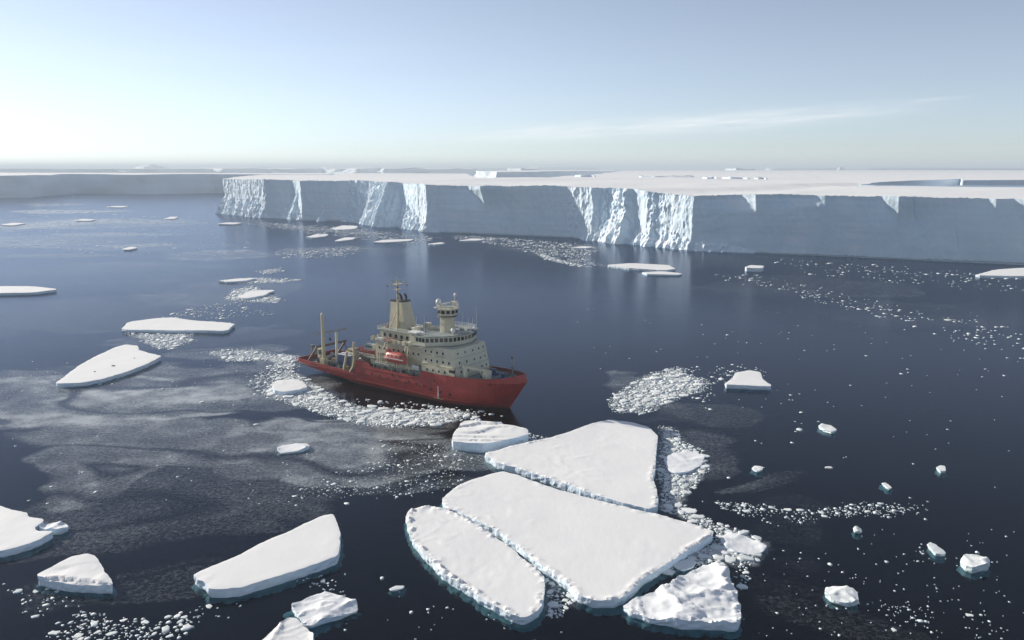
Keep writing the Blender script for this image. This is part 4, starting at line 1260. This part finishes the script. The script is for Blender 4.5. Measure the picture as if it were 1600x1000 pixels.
def floe(label, px, fb, sp=None, mat=None, jag=0.35, relief=0.12, ridge=0.0, rim=0.0, seed=1, foot=0.35, name='ice_floe', cat='ice floe', group=None, tilt=(0, 0), steps=0.0, soft=0.04):
    poly = np.array([at(x, y, fb)[:2] for x, y in px])
    ctr = poly.mean(0)
    dist = math.hypot(ctr[0], ctr[1])
    if sp is None:
        sp = max(0.28, dist / 420.0)
    poly = chaikin(poly, 1)
    res = []
    for q in range(len(poly)):
        p0, p1 = poly[q], poly[(q + 1) % len(poly)]
        L = np.hypot(*(p1 - p0))
        m = max(1, int(round(L / sp)))
        for s in range(m):
            res.append(p0 + (p1 - p0) * s / m)
    loop = np.array(res)
    tan = np.roll(loop, -1, 0) - np.roll(loop, 1, 0)
    tan /= np.hypot(tan[:, 0], tan[:, 1])[:, None] + 1e-9
    area = 0.5 * np.sum(loop[:, 0] * np.roll(loop[:, 1], -1) - np.roll(loop[:, 0], -1) * loop[:, 1])
    sg = 1 if area > 0 else -1
    nor = np.stack([tan[:, 1], -tan[:, 0]], 1) * sg
    x, y = loop[:, 0], loop[:, 1]
    loop = loop + nor * (jag * (0.8 * fbm(x / 5.5, y / 5.5, seed, 3) + 0.5 * fbm(x / 1.3, y / 1.3, seed + 5, 2)))[:, None]
    FOOTPRINTS.append(loop)

    def height(p, e):
        X, Y = p[:, 0], p[:, 1]
        h = fb + relief * (0.7 * fbm(X / 26, Y / 34, seed + 11, 3) + 0.12 * fbm(X / 1.6, Y / 3.0, seed + 13, 3) * np.clip(.4 + 1.4 * fbm(X / 11, Y / 11, seed + 14, 2), 0, 1.5))
        h += relief * 0.8 * np.clip(ridged(X / 12 + .6 * fbm(X / 20, Y / 20, seed + 3, 2), Y / 12, seed + 17, 3) - .80, 0, 1) * 2.5
        wr = ridged(X / 3.2 + fbm(X / 8, Y / 8, seed + 61, 2), Y / 7.5, seed + 62, 3)
        h += 0.22 * np.clip(wr - .66, 0, 1) * np.clip(fbm(X / 14, Y / 14, seed + 63, 3) - .05, 0, 1) * 2.0
        if ridge:
            wx_, wy_ = X + 2.2 * fbm(X / 6, Y / 6, seed + 20, 3), Y + 2.2 * fbm(X / 6, Y / 6, seed + 21, 3)
            rr = 1 - np.abs(vnoise(wx_ / 6.5, wy_ / 11, seed + 19))
            r2 = 1 - np.abs(vnoise(wx_ / 3.1, wy_ / 2.6, seed + 22))
            h += ridge * (1.0 * rr ** 5 + .28 * r2 ** 6 - .25) + ridge * .10 * fbm(X / .9, Y / .9, seed + 23, 2) + ridge * .35 * fbm(X / 9, Y / 6, seed + 25, 3)
        if steps:
            q = (X * .35 + Y) / 4.2 + 1.1 * fbm(X / 14, Y / 14, seed + 41, 3)
            h += steps * (.55 * np.abs(q - np.floor(q) - .82) ** .6 - .3) * np.clip(.6 + 1.2 * fbm(X / 9, Y / 9, seed + 43, 2), 0.1, 1.4)
        if rim:
            k = np.clip(1 - np.abs(e - 0.5) / 0.8, 0, 1)
            h += rim * k * np.clip(1.2 * fbm(X / .8, Y / .8, seed + 29, 3) + fbm(X / 12, Y / 12, seed + 31, 2), 0, 1.5)
        h += tilt[0] * (X - ctr[0]) + tilt[1] * (Y - ctr[1])
        h -= soft * np.clip(1 - e / 0.6, 0, 1)
        return np.maximum(h, 0.12)

    x0, y0 = loop.min(0)
    x1, y1 = loop.max(0)
    gs = sp * 1.15
    gs = max(gs, math.sqrt((x1 - x0) * (y1 - y0) / 9000.0))
    gx, gy = np.meshgrid(np.arange(x0, x1, gs), np.arange(y0, y1, gs))
    g = np.column_stack([gx.ravel(), gy.ravel()]) + nrng.uniform(-.3, .3, (gx.size, 2)) * gs
    if len(g):
        g = g[inside_poly(g, loop)]
    if len(g):
        g = g[dist_poly(g, loop) > sp * .45]
    pts = np.concatenate([loop, g]) if len(g) else loop
    n = len(loop)
    vo, eo, fo, *_ = delaunay_2d_cdt([Vector(p) for p in pts], [(q, (q + 1) % n) for q in range(n)], [], 1, 1e-5)
    vo = np.array([tuple(v) for v in vo])
    e = dist_poly(vo, loop)
    z = height(vo, e)
    V = [np.column_stack([vo, z])]
    F = [[tuple(f) for f in fo if len(f) == 3]]
    # side wall, waterline and drowned foot
    zt = height(loop, np.zeros(n))
    arc = np.concatenate([[0], np.cumsum(np.hypot(*np.diff(loop, axis=0).T))])
    base = len(vo)
    rows = []
    for k, (fz, o, amp) in enumerate(((1.0, 0.0, 0.0), (0.62, 0.02, .13), (0.28, -.02, .15), (0.0, -.12, .10), (-.35, foot * .55, .25), (-.9, foot, .35))):
        zz = zt * fz if fz >= 0 else np.full(n, fz)
        off = o + amp * fbm(arc / 1.2, np.full(n, k * 3.1), seed + 37, 3) * (1 if fz >= 0 else 1 + foot) + (foot * .8 * fbm(arc / 9, arc * 0, seed + 39, 2) if fz < 0 else 0)
        rows.append(np.column_stack([loop + nor * off[:, None], zz]))
    V += rows
    side = []
    for k in range(len(rows) - 1):
        for j in range(n):
            a, b = base + k * n + j, base + k * n + (j + 1) % n
            q = (a, a + n, b + n) if sg > 0 else (a, b + n, a + n)
            q2 = (a, b + n, b) if sg > 0 else (a, b, b + n)
            side += [q, q2]
    verts = np.concatenate(V)
    c0 = ctr.copy()
    verts[:, :2] -= c0
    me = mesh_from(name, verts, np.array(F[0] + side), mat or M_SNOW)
    nf = len(F[0])
    sm = np.zeros(len(me.polygons), bool)
    ft = np.array(F[0])
    sm[:nf] = e[ft].min(1) > 0.02
    me.polygons.foreach_set('use_smooth', sm)
    o = link(name, me, loc=(c0[0], c0[1], 0))
    return tag(o, label, cat, group)


floe('broad flat snow floe in the middle ahead of the ship bow', [(757, 709), (780, 702), (812, 694), (845, 687), (872, 680), (905, 668), (930, 660), (952, 656), (985, 659), (1013, 667), (1027, 682), (1026, 700), (1024, 722), (1021, 745), (1027, 772), (1028, 792), (1012, 796), (980, 787), (935, 774), (890, 759), (850, 745), (810, 731), (775, 722)], 1.7, relief=.22, rim=.22, seed=3, jag=.3)
floe('largest flat snow floe in the centre foreground', [(690, 781), (702, 769), (718, 757), (735, 750), (757, 743), (785, 735), (808, 741), (850, 758), (900, 772), (960, 788), (1010, 800), (1050, 809), (1090, 820), (1112, 829), (1115, 836), (1095, 848), (1070, 862), (1050, 875), (1025, 893), (1000, 907), (985, 925), (965, 937), (928, 938), (906, 930), (882, 908), (852, 888), (825, 867), (800, 847), (772, 826), (742, 811), (715, 799), (697, 795)], 1.5, relief=.20, rim=.22, seed=13, jag=.28)
floe('rounded oblong snow floe with sunlit rubble edge, left of the largest floe', [(634, 807), (641, 797), (655, 792), (672, 791), (692, 794), (718, 803), (741, 814), (764, 829), (790, 850), (814, 869), (838, 886), (850, 902), (852, 925), (848, 945), (838, 957), (815, 965), (798, 958), (775, 948), (745, 928), (715, 910), (690, 893), (665, 868), (648, 845), (637, 826)], 1.4, relief=.17, rim=.45, seed=23, jag=.28)
floe('rugged rafted floe with pressure ridges in the lower centre right', [(973, 944), (990, 934), (1015, 927), (1040, 917), (1060, 904), (1080, 892), (1098, 884), (1120, 879), (1136, 885), (1143, 905), (1150, 925), (1158, 940), (1160, 960), (1154, 976), (1110, 974), (1060, 970), (1010, 961), (985, 953)], 1.3, mat=M_ROUGH, relief=.3, ridge=.85, rim=.6, seed=33, jag=.4)
floe('thick layered floe just below the ship bow', [(706, 688), (709, 676), (722, 659), (745, 655), (770, 659), (800, 664), (824, 671), (826, 678), (805, 683), (780, 688), (757, 692), (735, 692), (718, 689)], 2.6, relief=.3, steps=.9, seed=43, jag=.3, tilt=(.0, .02))
floe('long wedge-shaped snow floe in the lower left foreground', [(302, 898), (315, 891), (340, 881), (370, 868), (410, 847), (450, 830), (480, 816), (505, 805), (520, 803), (528, 817), (532, 830), (529, 850), (528, 869), (500, 879), (460, 892), (420, 904), (380, 916), (350, 921), (326, 920), (321, 910), (308, 905)], 1.7, relief=.16, seed=53, jag=.22)
floe('small half-flooded floe with broken blocks at the bottom left', [(453, 947), (480, 937), (512, 923), (540, 931), (560, 941), (560, 952), (540, 961), (510, 968), (488, 977), (478, 975), (465, 963)], .6, mat=M_ROUGH, relief=.15, ridge=.7, seed=63, jag=.25, foot=2.2)
floe('snow floe cut off by the bottom edge of the picture', [(400, 1005), (432, 981), (452, 965), (463, 965), (470, 973), (480, 985), (489, 992), (489, 1030), (400, 1040)], 1.7, relief=.3, ridge=.4, seed=73, jag=.3)
floe('small tilted berg bit with furrowed snow, lower far left', [(56, 897), (80, 885), (110, 872), (135, 867), (148, 871), (160, 884), (172, 902), (175, 911), (150, 911), (110, 908), (75, 904)], 2.0, relief=.4, steps=1.0, seed=83, jag=.25, tilt=(.02, .05))
floe('ragged snow floe running off the left edge of the picture', [(-60, 800), (-30, 788), (0, 790), (20, 797), (43, 800), (44, 806), (71, 811), (52, 824), (58, 829), (86, 829), (60, 843), (30, 853), (0, 860), (-40, 862), (-70, 840)], 1.5, relief=.16, seed=93, jag=.25)
floe('pale lump of ice against the tip of the left-edge floe', [(60, 826), (68, 820), (85, 816), (104, 818), (108, 823), (95, 829), (75, 830)], .9, mat=M_ROUGH, relief=.2, ridge=.7, seed=97, jag=.2)
floe('arrowhead-shaped snow floe with dark specks, upper left', [(86, 599), (102, 587), (125, 570), (150, 556), (180, 542), (196, 538), (215, 540), (217, 546), (235, 552), (253, 556), (235, 566), (200, 580), (160, 592), (126, 598)], 1.4, relief=.2, seed=103, jag=.3)
floe('long flat floe floating farther off behind the arrowhead floe', [(188, 515), (201, 503), (245, 497), (270, 496), (300, 500), (368, 505), (354, 517), (310, 516), (260, 516)], 1.3, relief=.18, seed=113, jag=.35)
floe('flat floe cut by the left edge in the middle distance', [(-60, 452), (-20, 447), (50, 447), (92, 452), (55, 457), (0, 458), (-50, 459)], 1.4, relief=.2, seed=123, jag=.4)
floe('small square floe in the slush off the ship stern', [(425, 600), (433, 594), (465, 592), (474, 596), (480, 604), (468, 608), (442, 612), (428, 609)], 1.3, relief=.12, seed=133, jag=.25)
floe('narrow rough floe alone on grey slush left of centre', [(432, 699), (442, 695), (478, 693), (485, 697), (468, 704), (436, 707)], .7, mat=M_ROUGH, relief=.15, ridge=.4, seed=143, jag=.25)
floe('bell-shaped floe on open water right of the ship bow', [(1131, 600), (1144, 592), (1149, 582), (1172, 578), (1189, 581), (1193, 592), (1204, 601), (1203, 603), (1170, 602)], 1.4, relief=.12, seed=153, jag=.25)
floe('weathered pan trapped in brash right of the middle floe', [(1037, 716), (1050, 708), (1077, 704), (1103, 712), (1096, 726), (1076, 737), (1058, 740), (1044, 733)], .5, mat=M_ROUGH, relief=.14, ridge=.25, seed=163, jag=.3)
floe('pointed pan off the right tip of the largest floe', [(1126, 839), (1143, 831), (1165, 838), (1199, 852), (1190, 861), (1172, 864), (1150, 860), (1132, 853)], .5, mat=M_ROUGH, relief=.14, ridge=.3, seed=173, jag=.3)
floe('rounded pan among brash between the largest and rafted floes', [(1050, 883), (1062, 876), (1080, 871), (1088, 876), (1082, 886), (1066, 890)], .4, mat=M_ROUGH, relief=.1, ridge=.2, seed=175, jag=.25)
floe('long thin far floe under the middle of the ice cliff', [(945, 414), (985, 411), (1045, 414), (1056, 420), (1038, 422), (985, 419)], 1.5, relief=.2, seed=183, jag=.5)
floe('thin far floe just in front of the long one under the cliff', [(1002, 425), (1035, 423.5), (1067, 427), (1060, 429), (1012, 428)], 1.2, relief=.2, seed=193, jag=.4)
floe('flat floe at the foot of the cliff on the right edge', [(1525, 429), (1555, 421), (1600, 418), (1660, 419), (1660, 430), (1590, 431), (1532, 430)], 1.6, relief=.2, seed=203, jag=.5)
far = 'small far floes along the foot of the ice shelf'
FARF = [((582, 378), (600, 374.5), (648, 373), (640, 376), (600, 378.5)), ((668, 381), (690, 378.5), (696, 380), (680, 382)), ((522, 376), (540, 370.5), (556, 371), (552, 374), (530, 376.5)), ((476, 370), (500, 365), (514, 366), (508, 369), (488, 371)),
        ((514, 358), (535, 352), (560, 353), (556, 357), (530, 359)), ((713, 376), (740, 372.5), (760, 373.5), (745, 375.5)), ((890, 386.5), (910, 384.5), (928, 386), (915, 387.5)), ((256, 342), (266, 338.5), (279, 338.5), (272, 342)),
        ((338, 350), (356, 347.5), (380, 348), (366, 350.5)), ((115, 344.5), (128, 342), (150, 343), (140, 345)), ((190, 389), (205, 385), (215, 387), (200, 390)), ((165, 323.5), (180, 321.5), (202, 322), (190, 324)),
        ((340, 438.5), (370, 435), (402, 434), (385, 438), (355, 440)), ((370, 464), (390, 454), (430, 452), (412, 461), (384, 466)), ((1163, 418), (1172, 414), (1194, 415), (1190, 419)), ((0, 351), (20, 348), (42, 348.5), (20, 352)), ((860, 443), (888, 440), (905, 441), (890, 444))]
FARL = ['flat far floe with a dark edge, longest of those below the left cliffs', 'tiny far floe between the two flat ones below the left cliffs', 'bright tilted far floe below the second slump of the cliff', 'bluish weathered far floe nearest the left end of the cliff', 'snow-covered far floe touching the rubble at the cliff foot',
        'slim far floe below the first triangular notch of the cliff', 'slim far floe at the start of the big sunlit slump', 'blocky far floe left of the cliff end in the bay', 'flat far floe just off the left corner of the cliff', 'thin far floe amid pale slush in the left bay', 'slanted far floe with a ragged trail in the left bay', 'far floe nearest the shaded wall across the left bay',
        'thin pale floe behind the brash patch left of the ship mast', 'dark-edged floe lying in the brash patch left of the ship mast', 'bright ice block floating below the right cliffs', 'pale far floe at the left picture edge in the bay', 'faint thin floe on open water behind the ship bridge']
for k, (pp, lab) in enumerate(zip(FARF[:-1], FARL[:-1])):
    floe(lab, pp, 1.2 if k != 14 else 2.6, relief=.25, seed=300 + 7 * k, jag=.5, ridge=.5 if k in (3, 4) else 0, group=far)

# dark shapes lying on the arrowhead floe
P_DIRT = paint('dark_hide', (0.07, 0.062, 0.055), 0.7, 0.2)
for (x, y), L, rz, lab in (((177, 572), .7, .4, 'largest dark shape lying on the middle of the arrowhead floe'), ((148, 581), .45, 1.2, 'small dark shape near the lower end of the arrowhead floe'),
                           ((210, 560), .45, -.3, 'small dark shape near the upper right end of the arrowhead floe')):
    p = at(x, y, 1.4)
    prof = [(.02, -1.0), (.16, -.86), (.3, -.5), (.36, 0), (.3, .45), (.2, .75), (.17, .86), (.02, 1.0)]
    v = [(L * t, L * r * math.cos(a), L * r * .8 * (math.sin(a) + .75)) for r, t in prof for a in np.linspace(0, 2 * math.pi, 9)[:-1]]
    f = [[i * 8 + k, i * 8 + (k + 1) % 8, (i + 1) * 8 + (k + 1) % 8, (i + 1) * 8 + k] for i in range(7) for k in range(8)]
    o = MB().add(v, f).build('dark_shape', P_DIRT, None, True)
    o.location = (p[0], p[1], 1.42)
    o.rotation_euler = (0, 0, rz)
    tag(o, lab, 'dark shape')


# ------------------------------------------------------------------ loose ice
def piece_template(k, n, ring):
    g = np.random.default_rng(500 + k)
    a = np.sort((np.arange(n) + g.uniform(-.35, .35, n)) / n * 2 * math.pi)
    r = g.uniform(.5, 1.12, n)
    asp = g.uniform(.55, .95)
    out = np.column_stack([r * np.cos(a), asp * r * np.sin(a)])
    v = [np.column_stack([out, np.full(n, -1.0)]), np.column_stack([out * g.uniform(.9, 1.0, (n, 1)), g.uniform(.65, .95, n)])]
    f = []
    for j in range(n):
        b = (j + 1) % n
        f += [(j, b, n + b), (j, n + b, n + j)]
    m = 2
    if ring:
        v.append(np.column_stack([out * g.uniform(.6, .88, (n, 1)), g.uniform(.8, 1.15, n)]))
        for j in range(n):
            b = (j + 1) % n
            f += [(n + j, n + b, 2 * n + b), (n + j, 2 * n + b, 2 * n + j)]
        m = 3
    v.append(np.array([[g.uniform(-.15, .15), g.uniform(-.1, .1), g.uniform(.8, 1.15)]]))
    c = m * n
    for j in range(n):
        f.append(((m - 1) * n + j, (m - 1) * n + (j + 1) % n, c))
    return np.concatenate(v), np.array(f)


SMALL_T = [piece_template(k, 6, False) for k in range(14)]
BIG_T = [piece_template(40 + k, 9, True) for k in range(14)]
BIG_ME = [mesh_from('ice_piece', v, f, M_CHUNK) for v, f in BIG_T]
PIECES = []      # (x, y, r, thick, rot, patch)


def blocked(p):
    b = inside_poly(p, ship_fp)
    for fp in FOOTPRINTS:
        lo, hi = fp.min(0) - .2, fp.max(0) + .2
        m = (p[:, 0] > lo[0]) & (p[:, 0] < hi[0]) & (p[:, 1] > lo[1]) & (p[:, 1] < hi[1])
        if m.any():
            idx = np.where(m)[0]
            b[idx] |= inside_poly(p[idx], fp)
    return b


def scatter(patch, px, cover, rmin, rmax, alpha=2.2, soft=6.0, clump=0.5, seed=1, cap=9000, flat=1.0):
    g = np.random.default_rng(seed)
    poly = np.array([at(x, y)[:2] for x, y in px])
    lo, hi = poly.min(0), poly.max(0)
    area = 0.5 * abs(np.sum(poly[:, 0] * np.roll(poly[:, 1], -1) - np.roll(poly[:, 0], -1) * poly[:, 1]))
    u = g.uniform(0, 1, 4000)
    rs = rmin * (1 - u * (1 - (rmin / rmax) ** alpha)) ** (-1 / alpha)
    n = int(min(cap, cover * area / (2.2 * np.mean(rs ** 2))))
    bb = (hi - lo).prod()
    p = g.uniform(lo, hi, (int(n * bb / area * 2.2) + 10, 2))
    p = p[inside_poly(p, poly)]
    e = dist_poly(p, poly)
    keep = np.clip(e / soft, 0, 1) * np.clip(1 - clump + clump * (0.9 + 1.6 * fbm(p[:, 0] / 7, p[:, 1] / 7, seed + 5, 3)), 0, 1.3)
    p = p[g.uniform(0, 1, len(p)) < keep]
    p = p[~blocked(p)]
    p = p[:n]
    u = g.uniform(0, 1, len(p))
    r = np.sort(rmin * (1 - u * (1 - (rmin / rmax) ** alpha)) ** (-1 / alpha))[::-1]
    # keep pieces from piling onto each other, the large ones first
    cell = max(rmax * .8, .5)
    grid = {}
    for (x, y), rr in zip(p, r):
        ix, iy = int(x // cell), int(y // cell)
        ok = True
        for a in (-1, 0, 1):
            for b in (-1, 0, 1):
                for (x2, y2, r2) in grid.get((ix + a, iy + b), ()):
                    if (x - x2) ** 2 + (y - y2) ** 2 < (.66 * (rr + r2)) ** 2:
                        ok = False
                        break
                if not ok:
                    break
            if not ok:
                break
        if ok:
            grid.setdefault((ix, iy), []).append((x, y, rr))
            PIECES.append((x, y, rr, (0.05 + .11 * min(rr, 1.8) * g.uniform(.3, 1.6)) * flat, g.uniform(0, 6.283), patch))


PATCH = {}


def patch(key, plural, one):
    PATCH[key] = (plural, one)


patch('ship', 'mass of crushed brash ice floating along the starboard side of the ship', 'piece of broken ice in the brash beside the ship hull')
scatter('ship', SHIP_BRASH, 1.7, .17, 2.2, 1.75, 3, .25, 1, 12000)
scatter('ship', [(380, 600), (420, 570), (468, 566), (478, 580), (450, 590), (420, 605), (400, 625)], .35, .25, 1.4, 2.2, 4, .5, 2, 2500)
scatter('ship', [(420, 560), (440, 552), (470, 556), (466, 572), (430, 578)], .9, .3, 1.8, 2.2, 2, .3, 3, 2500)
scatter('ship', [(540, 622), (650, 626), (760, 640), (800, 655), (700, 650), (600, 640)], .12, .3, 1.6, 2.2, 3, .5, 31, 500)
patch('right', 'round patch of packed brash ice off the ship bow', 'piece of broken ice in the round brash patch off the ship bow')
scatter('right', BOW_BRASH, 1.5, .17, 2.2, 1.75, 4, .35, 4, 10000)
scatter('right', [(1040, 575), (1110, 570), (1200, 565), (1210, 590), (1130, 600), (1110, 650), (1060, 625)], .06, .3, 1.6, 2.2, 4, .6, 5, 600)
patch('mid', 'brash ice jammed around the right side of the big central floes', 'piece of broken ice in the brash right of the central floes')
scatter('mid', [(1026, 664), (1060, 668), (1070, 690), (1100, 700), (1110, 735), (1090, 760), (1062, 780), (1080, 812), (1050, 806), (1030, 798), (1024, 740), (1030, 690)], 1.3, .18, 2.0, 1.7, 2.0, .3, 6, 7000)
scatter('mid', [(1060, 780), (1120, 815), (1170, 830), (1202, 852), (1185, 880), (1160, 892), (1140, 880), (1050, 895), (1000, 915), (1060, 865), (1118, 836), (1060, 808)], 1.1, .16, 1.9, 1.7, 1.5, .3, 7, 7000)
scatter('mid', [(840, 885), (880, 905), (905, 930), (880, 965), (850, 968), (853, 920)], .75, .2, 1.2, 2.0, 1.0, .3, 8, 2500)
scatter('mid', [(1150, 880), (1180, 890), (1175, 915), (1160, 925), (1145, 900)], .5, .2, 1.2, 2.0, 1.5, .4, 9, 700)
scatter('mid', [(740, 690), (830, 676), (860, 684), (800, 698), (760, 710), (745, 702)], .5, .2, 1.2, 2.2, 1.2, .4, 10, 900)
patch('left', 'drifting field of small brash ice at the bottom left', 'piece of broken ice in the drift at the bottom left')
scatter('left', [(60, 1005), (95, 965), (130, 940), (190, 962), (260, 965), (320, 940), (390, 925), (375, 960), (300, 995), (270, 1020), (60, 1020)], .3, .16, 1.3, 1.9, 4, .6, 11, 5000)
scatter('left', [(0, 900), (60, 905), (170, 930), (190, 960), (80, 960), (0, 980)], .05, .16, .9, 2.0, 4, .7, 12, 700)
scatter('left', [(440, 900), (540, 895), (560, 960), (560, 985), (500, 1000), (530, 960), (480, 925)], .10, .16, .8, 2.0, 4, .6, 13, 500)
patch('band', 'ribbon of small brash ice trailing across the dark water at the right', 'piece of broken ice in the ribbon trailing off to the right')
scatter('band', [(1080, 780), (1150, 782), (1260, 795), (1330, 782), (1460, 788), (1440, 806), (1360, 812), (1420, 838), (1370, 830), (1300, 815), (1220, 826), (1130, 800)], .22, .14, 1.1, 2.0, 4, .8, 14, 4000)
patch('scatter', 'fine ice bits strewn over the slush below the ship', 'piece of drifting ice on the slush below the ship')
scatter('scatter', [(600, 680), (740, 700), (760, 715), (740, 750), (690, 780), (640, 790), (560, 780), (480, 790), (430, 770), (560, 720)], .07, .14, .8, 2.2, 6, .6, 15, 2500)
scatter('scatter', [(0, 560), (400, 560), (420, 700), (620, 680), (560, 800), (0, 800)], .0030, .2, 1.0, 2.0, 6, .5, 16, 500)
patch('back', 'brash ice streaks on the water left of the ship', 'piece of broken ice in the streaks left of the ship')
scatter('back', [(190, 520), (300, 520), (310, 532), (270, 548), (235, 545), (220, 535)], .75, .35, 2.0, 2.0, 4, .4, 17, 2500)
scatter('back', [(305, 548), (395, 543), (470, 560), (400, 566), (350, 566)], .65, .35, 2.0, 2.0, 4, .4, 18, 2500)
scatter('back', [(345, 470), (360, 452), (400, 446), (450, 470), (420, 474)], .8, .5, 2.4, 2.0, 6, .3, 19, 2500)
scatter('back', [(340, 438), (400, 433), (480, 437), (440, 442), (370, 444)], .7, .5, 2.4, 2.0, 5, .3, 20, 2500)
scatter('back', [(240, 500), (300, 480), (360, 470), (420, 486), (440, 492), (370, 500), (300, 498)], .10, .35, 1.8, 2.0, 5, .8, 21, 1500)
scatter('back', [(395, 424), (440, 418), (446, 424), (410, 430)], .6, .5, 2.0, 2.0, 6, .3, 22, 1200)
patch('cliff', 'bands of fine brash ice along the foot of the ice shelf', 'piece of broken ice below the ice cliffs')
scatter('cliff', [(700, 366), (800, 372), (900, 380), (950, 388), (920, 400), (960, 415), (945, 420), (880, 412), (830, 396), (780, 384), (700, 372)], .20, .6, 2.6, 2.0, 10, .8, 23, 3000)
scatter('cliff', [(830, 392), (860, 400), (905, 413), (935, 419), (900, 416), (850, 406)], .9, .7, 3.0, 2.0, 5, .3, 24, 1800)
scatter('cliff', [(1080, 425), (1180, 428), (1300, 450), (1420, 480), (1600, 510), (1640, 580), (1500, 540), (1400, 505), (1260, 470), (1130, 438)], .045, .5, 2.2, 1.9, 14, .9, 25, 3000)
scatter('cliff', [(1180, 400), (1400, 415), (1620, 432), (1620, 460), (1400, 445), (1250, 430)], .025, .5, 2.6, 1.8, 14, .8, 26, 1200)
scatter('cliff', [(420, 392), (560, 385), (570, 392), (540, 402), (440, 404)], .18, .7, 2.6, 2.0, 10, .8, 27, 1500)
scatter('cliff', [(400, 345), (560, 356), (700, 372), (640, 384), (480, 366), (380, 350)], .12, .7, 2.6, 2.0, 10, .8, 28, 1500)
scatter('cliff', [(0, 335), (150, 322), (330, 340), (420, 390), (350, 410), (200, 400), (0, 390)], .010, .9, 4.5, 1.6, 20, .9, 29, 500, .5)
patch('open', 'tiny ice bits on the open water at the right', 'small ice chunk adrift on the open dark water at the right')
scatter('open', [(1130, 600), (1600, 560), (1640, 800), (1500, 860), (1300, 830), (1130, 760)], .0022, .2, 1.3, 1.7, 8, .5, 30, 500)
scatter('open', [(1200, 840), (1600, 820), (1640, 1020), (1100, 1020), (1180, 930)], .010, .12, .75, 1.9, 8, .7, 32, 1200)
scatter('open', [(1300, 930), (1400, 935), (1640, 985), (1640, 1030), (1500, 1010), (1380, 965)], .05, .10, .6, 2.2, 5, .7, 33, 2000)
scatter('open', [(860, 480), (1600, 480), (1600, 590), (1130, 590), (900, 600)], .0012, .25, 1.2, 1.7, 8, .5, 34, 300)
scatter('open', [(560, 880), (860, 950), (1000, 980), (1000, 1020), (560, 1020), (600, 920)], .006, .12, .8, 1.9, 6, .6, 35, 400)

# growlers that can be told apart, each with its own outline
for lab, pp, fb, rd in (
        ('rounded greenish growler with a snowy cap at the lower right', [(1289, 925), (1291, 917), (1302, 914), (1325, 918), (1340, 928), (1341, 938), (1325, 942), (1300, 936)], .8, .6),
        ('lumpy white growler on a drowned blue shelf at the right', [(1501, 876), (1508, 868), (1530, 870), (1545, 876), (1545, 884), (1520, 889), (1508, 885)], .9, .8),
        ('narrow slanted growler left of the lumpy one at the right', [(1449, 850), (1453, 846), (1463, 851), (1478, 863), (1474, 866), (1460, 864)], .7, .3),
        ('pale oblong growler on dark water right of centre', [(1278, 666), (1283, 662), (1298, 664), (1309, 671), (1300, 675), (1288, 672)], .7, .2),
        ('square white growler alone on dark water at the right', [(1461, 730), (1468, 726), (1478, 728), (1478, 735), (1469, 736)], .7, .3),
        ('rounded growler below the ribbon of brash at the right', [(1333, 824), (1339, 821), (1347, 826), (1345, 831), (1335, 830)], .5, .3),
        ('ring-shaped growler right of the brash-trapped pan', [(1174, 731), (1179, 727), (1190, 728), (1192, 733), (1184, 736)], .5, .4),
        ('thin flat ice sliver between the wedge and oblong floes', [(608, 920), (618, 915), (632, 915), (628, 920), (612, 923)], .3, .1),
        ('pointed growler under the ribbon of brash far right', [(1378, 754), (1384, 753), (1394, 761), (1388, 763)], .5, .3)):
    floe(lab, pp, fb, mat=M_CHUNK, relief=.08, ridge=rd, seed=700 + len(FOOTPRINTS) * 3, jag=.15, sp=.25, name='growler', cat='growler', foot=0.2, group='growlers on the dark water')


def build_loose():
    P = PIECES
    fps = FOOTPRINTS[-9:]
    app = np.array([p[2] / math.hypot(p[0], p[1]) for p in P])
    order = np.argsort(-app)
    single = set(order[:300].tolist())
    rest = {}
    g = random.Random(3)
    rank, seen = {}, {}
    for i in order[:300]:
        key = P[i][5]
        seen[key] = seen.get(key, 0) + 1
        rank[int(i)] = seen[key]
    for i, (x, y, r, th, ro, key) in enumerate(P):
        if i in single:
            o = link('ice_piece', BIG_ME[g.randrange(len(BIG_ME))], loc=(x, y, 0))
            o.rotation_euler = (g.uniform(-.05, .05), g.uniform(-.05, .05), ro)
            o.scale = (r, r, th * g.uniform(.9, 1.5))
            lab = PATCH[key][1]
            k = rank[i]
            lab = ('largest ' if k == 1 else 'second largest ' if k == 2 else 'third largest ' if k == 3 else 'lesser ') + lab
            tag(o, lab, 'ice piece', 'larger pieces: ' + PATCH[key][0])
        else:
            rest.setdefault(key, []).append((x, y, r, th, ro))
    for key, lst in rest.items():
        vs, fs, k = [], [], 0
        for q, (x, y, r, th, ro) in enumerate(lst):
            v, f = SMALL_T[q % len(SMALL_T)]
            c, s = math.cos(ro), math.sin(ro)
            w = np.column_stack([x + r * (c * v[:, 0] - s * v[:, 1]), y + r * (s * v[:, 0] + c * v[:, 1]), np.where(v[:, 2] < 0, -.12, v[:, 2] * th)])
            vs.append(w)
            fs.append(f + k)
            k += len(v)
        o = link('brash_ice', mesh_from('brash_ice', np.concatenate(vs), np.concatenate(fs), M_BRASH))
        tag(o, PATCH[key][0], 'brash ice', kind='stuff')
    print('PIECES', len(P), {k: len(v) for k, v in rest.items()})


build_loose()

# ------------------------------------------------------------------ the hazy air over the bay
def build_haze():
    m, nt, out = new_mat('haze_air')
    t = NT(nt)
    v = t.n('ShaderNodeVolumePrincipled')
    v.inputs['Color'].default_value = (0.79, 0.90, 1.0, 1)
    v.inputs['Density'].default_value = 1.35e-4
    v.inputs['Anisotropy'].default_value = 0.08
    nt.links.new(v.outputs[0], out.inputs['Volume'])
    o = MB().box(-74000, 74000, -4000, 61000, -7, 140).build('haze', m)
    tag(o, kind='stuff', label='thin pale haze over the sea', cat='haze')


build_haze()
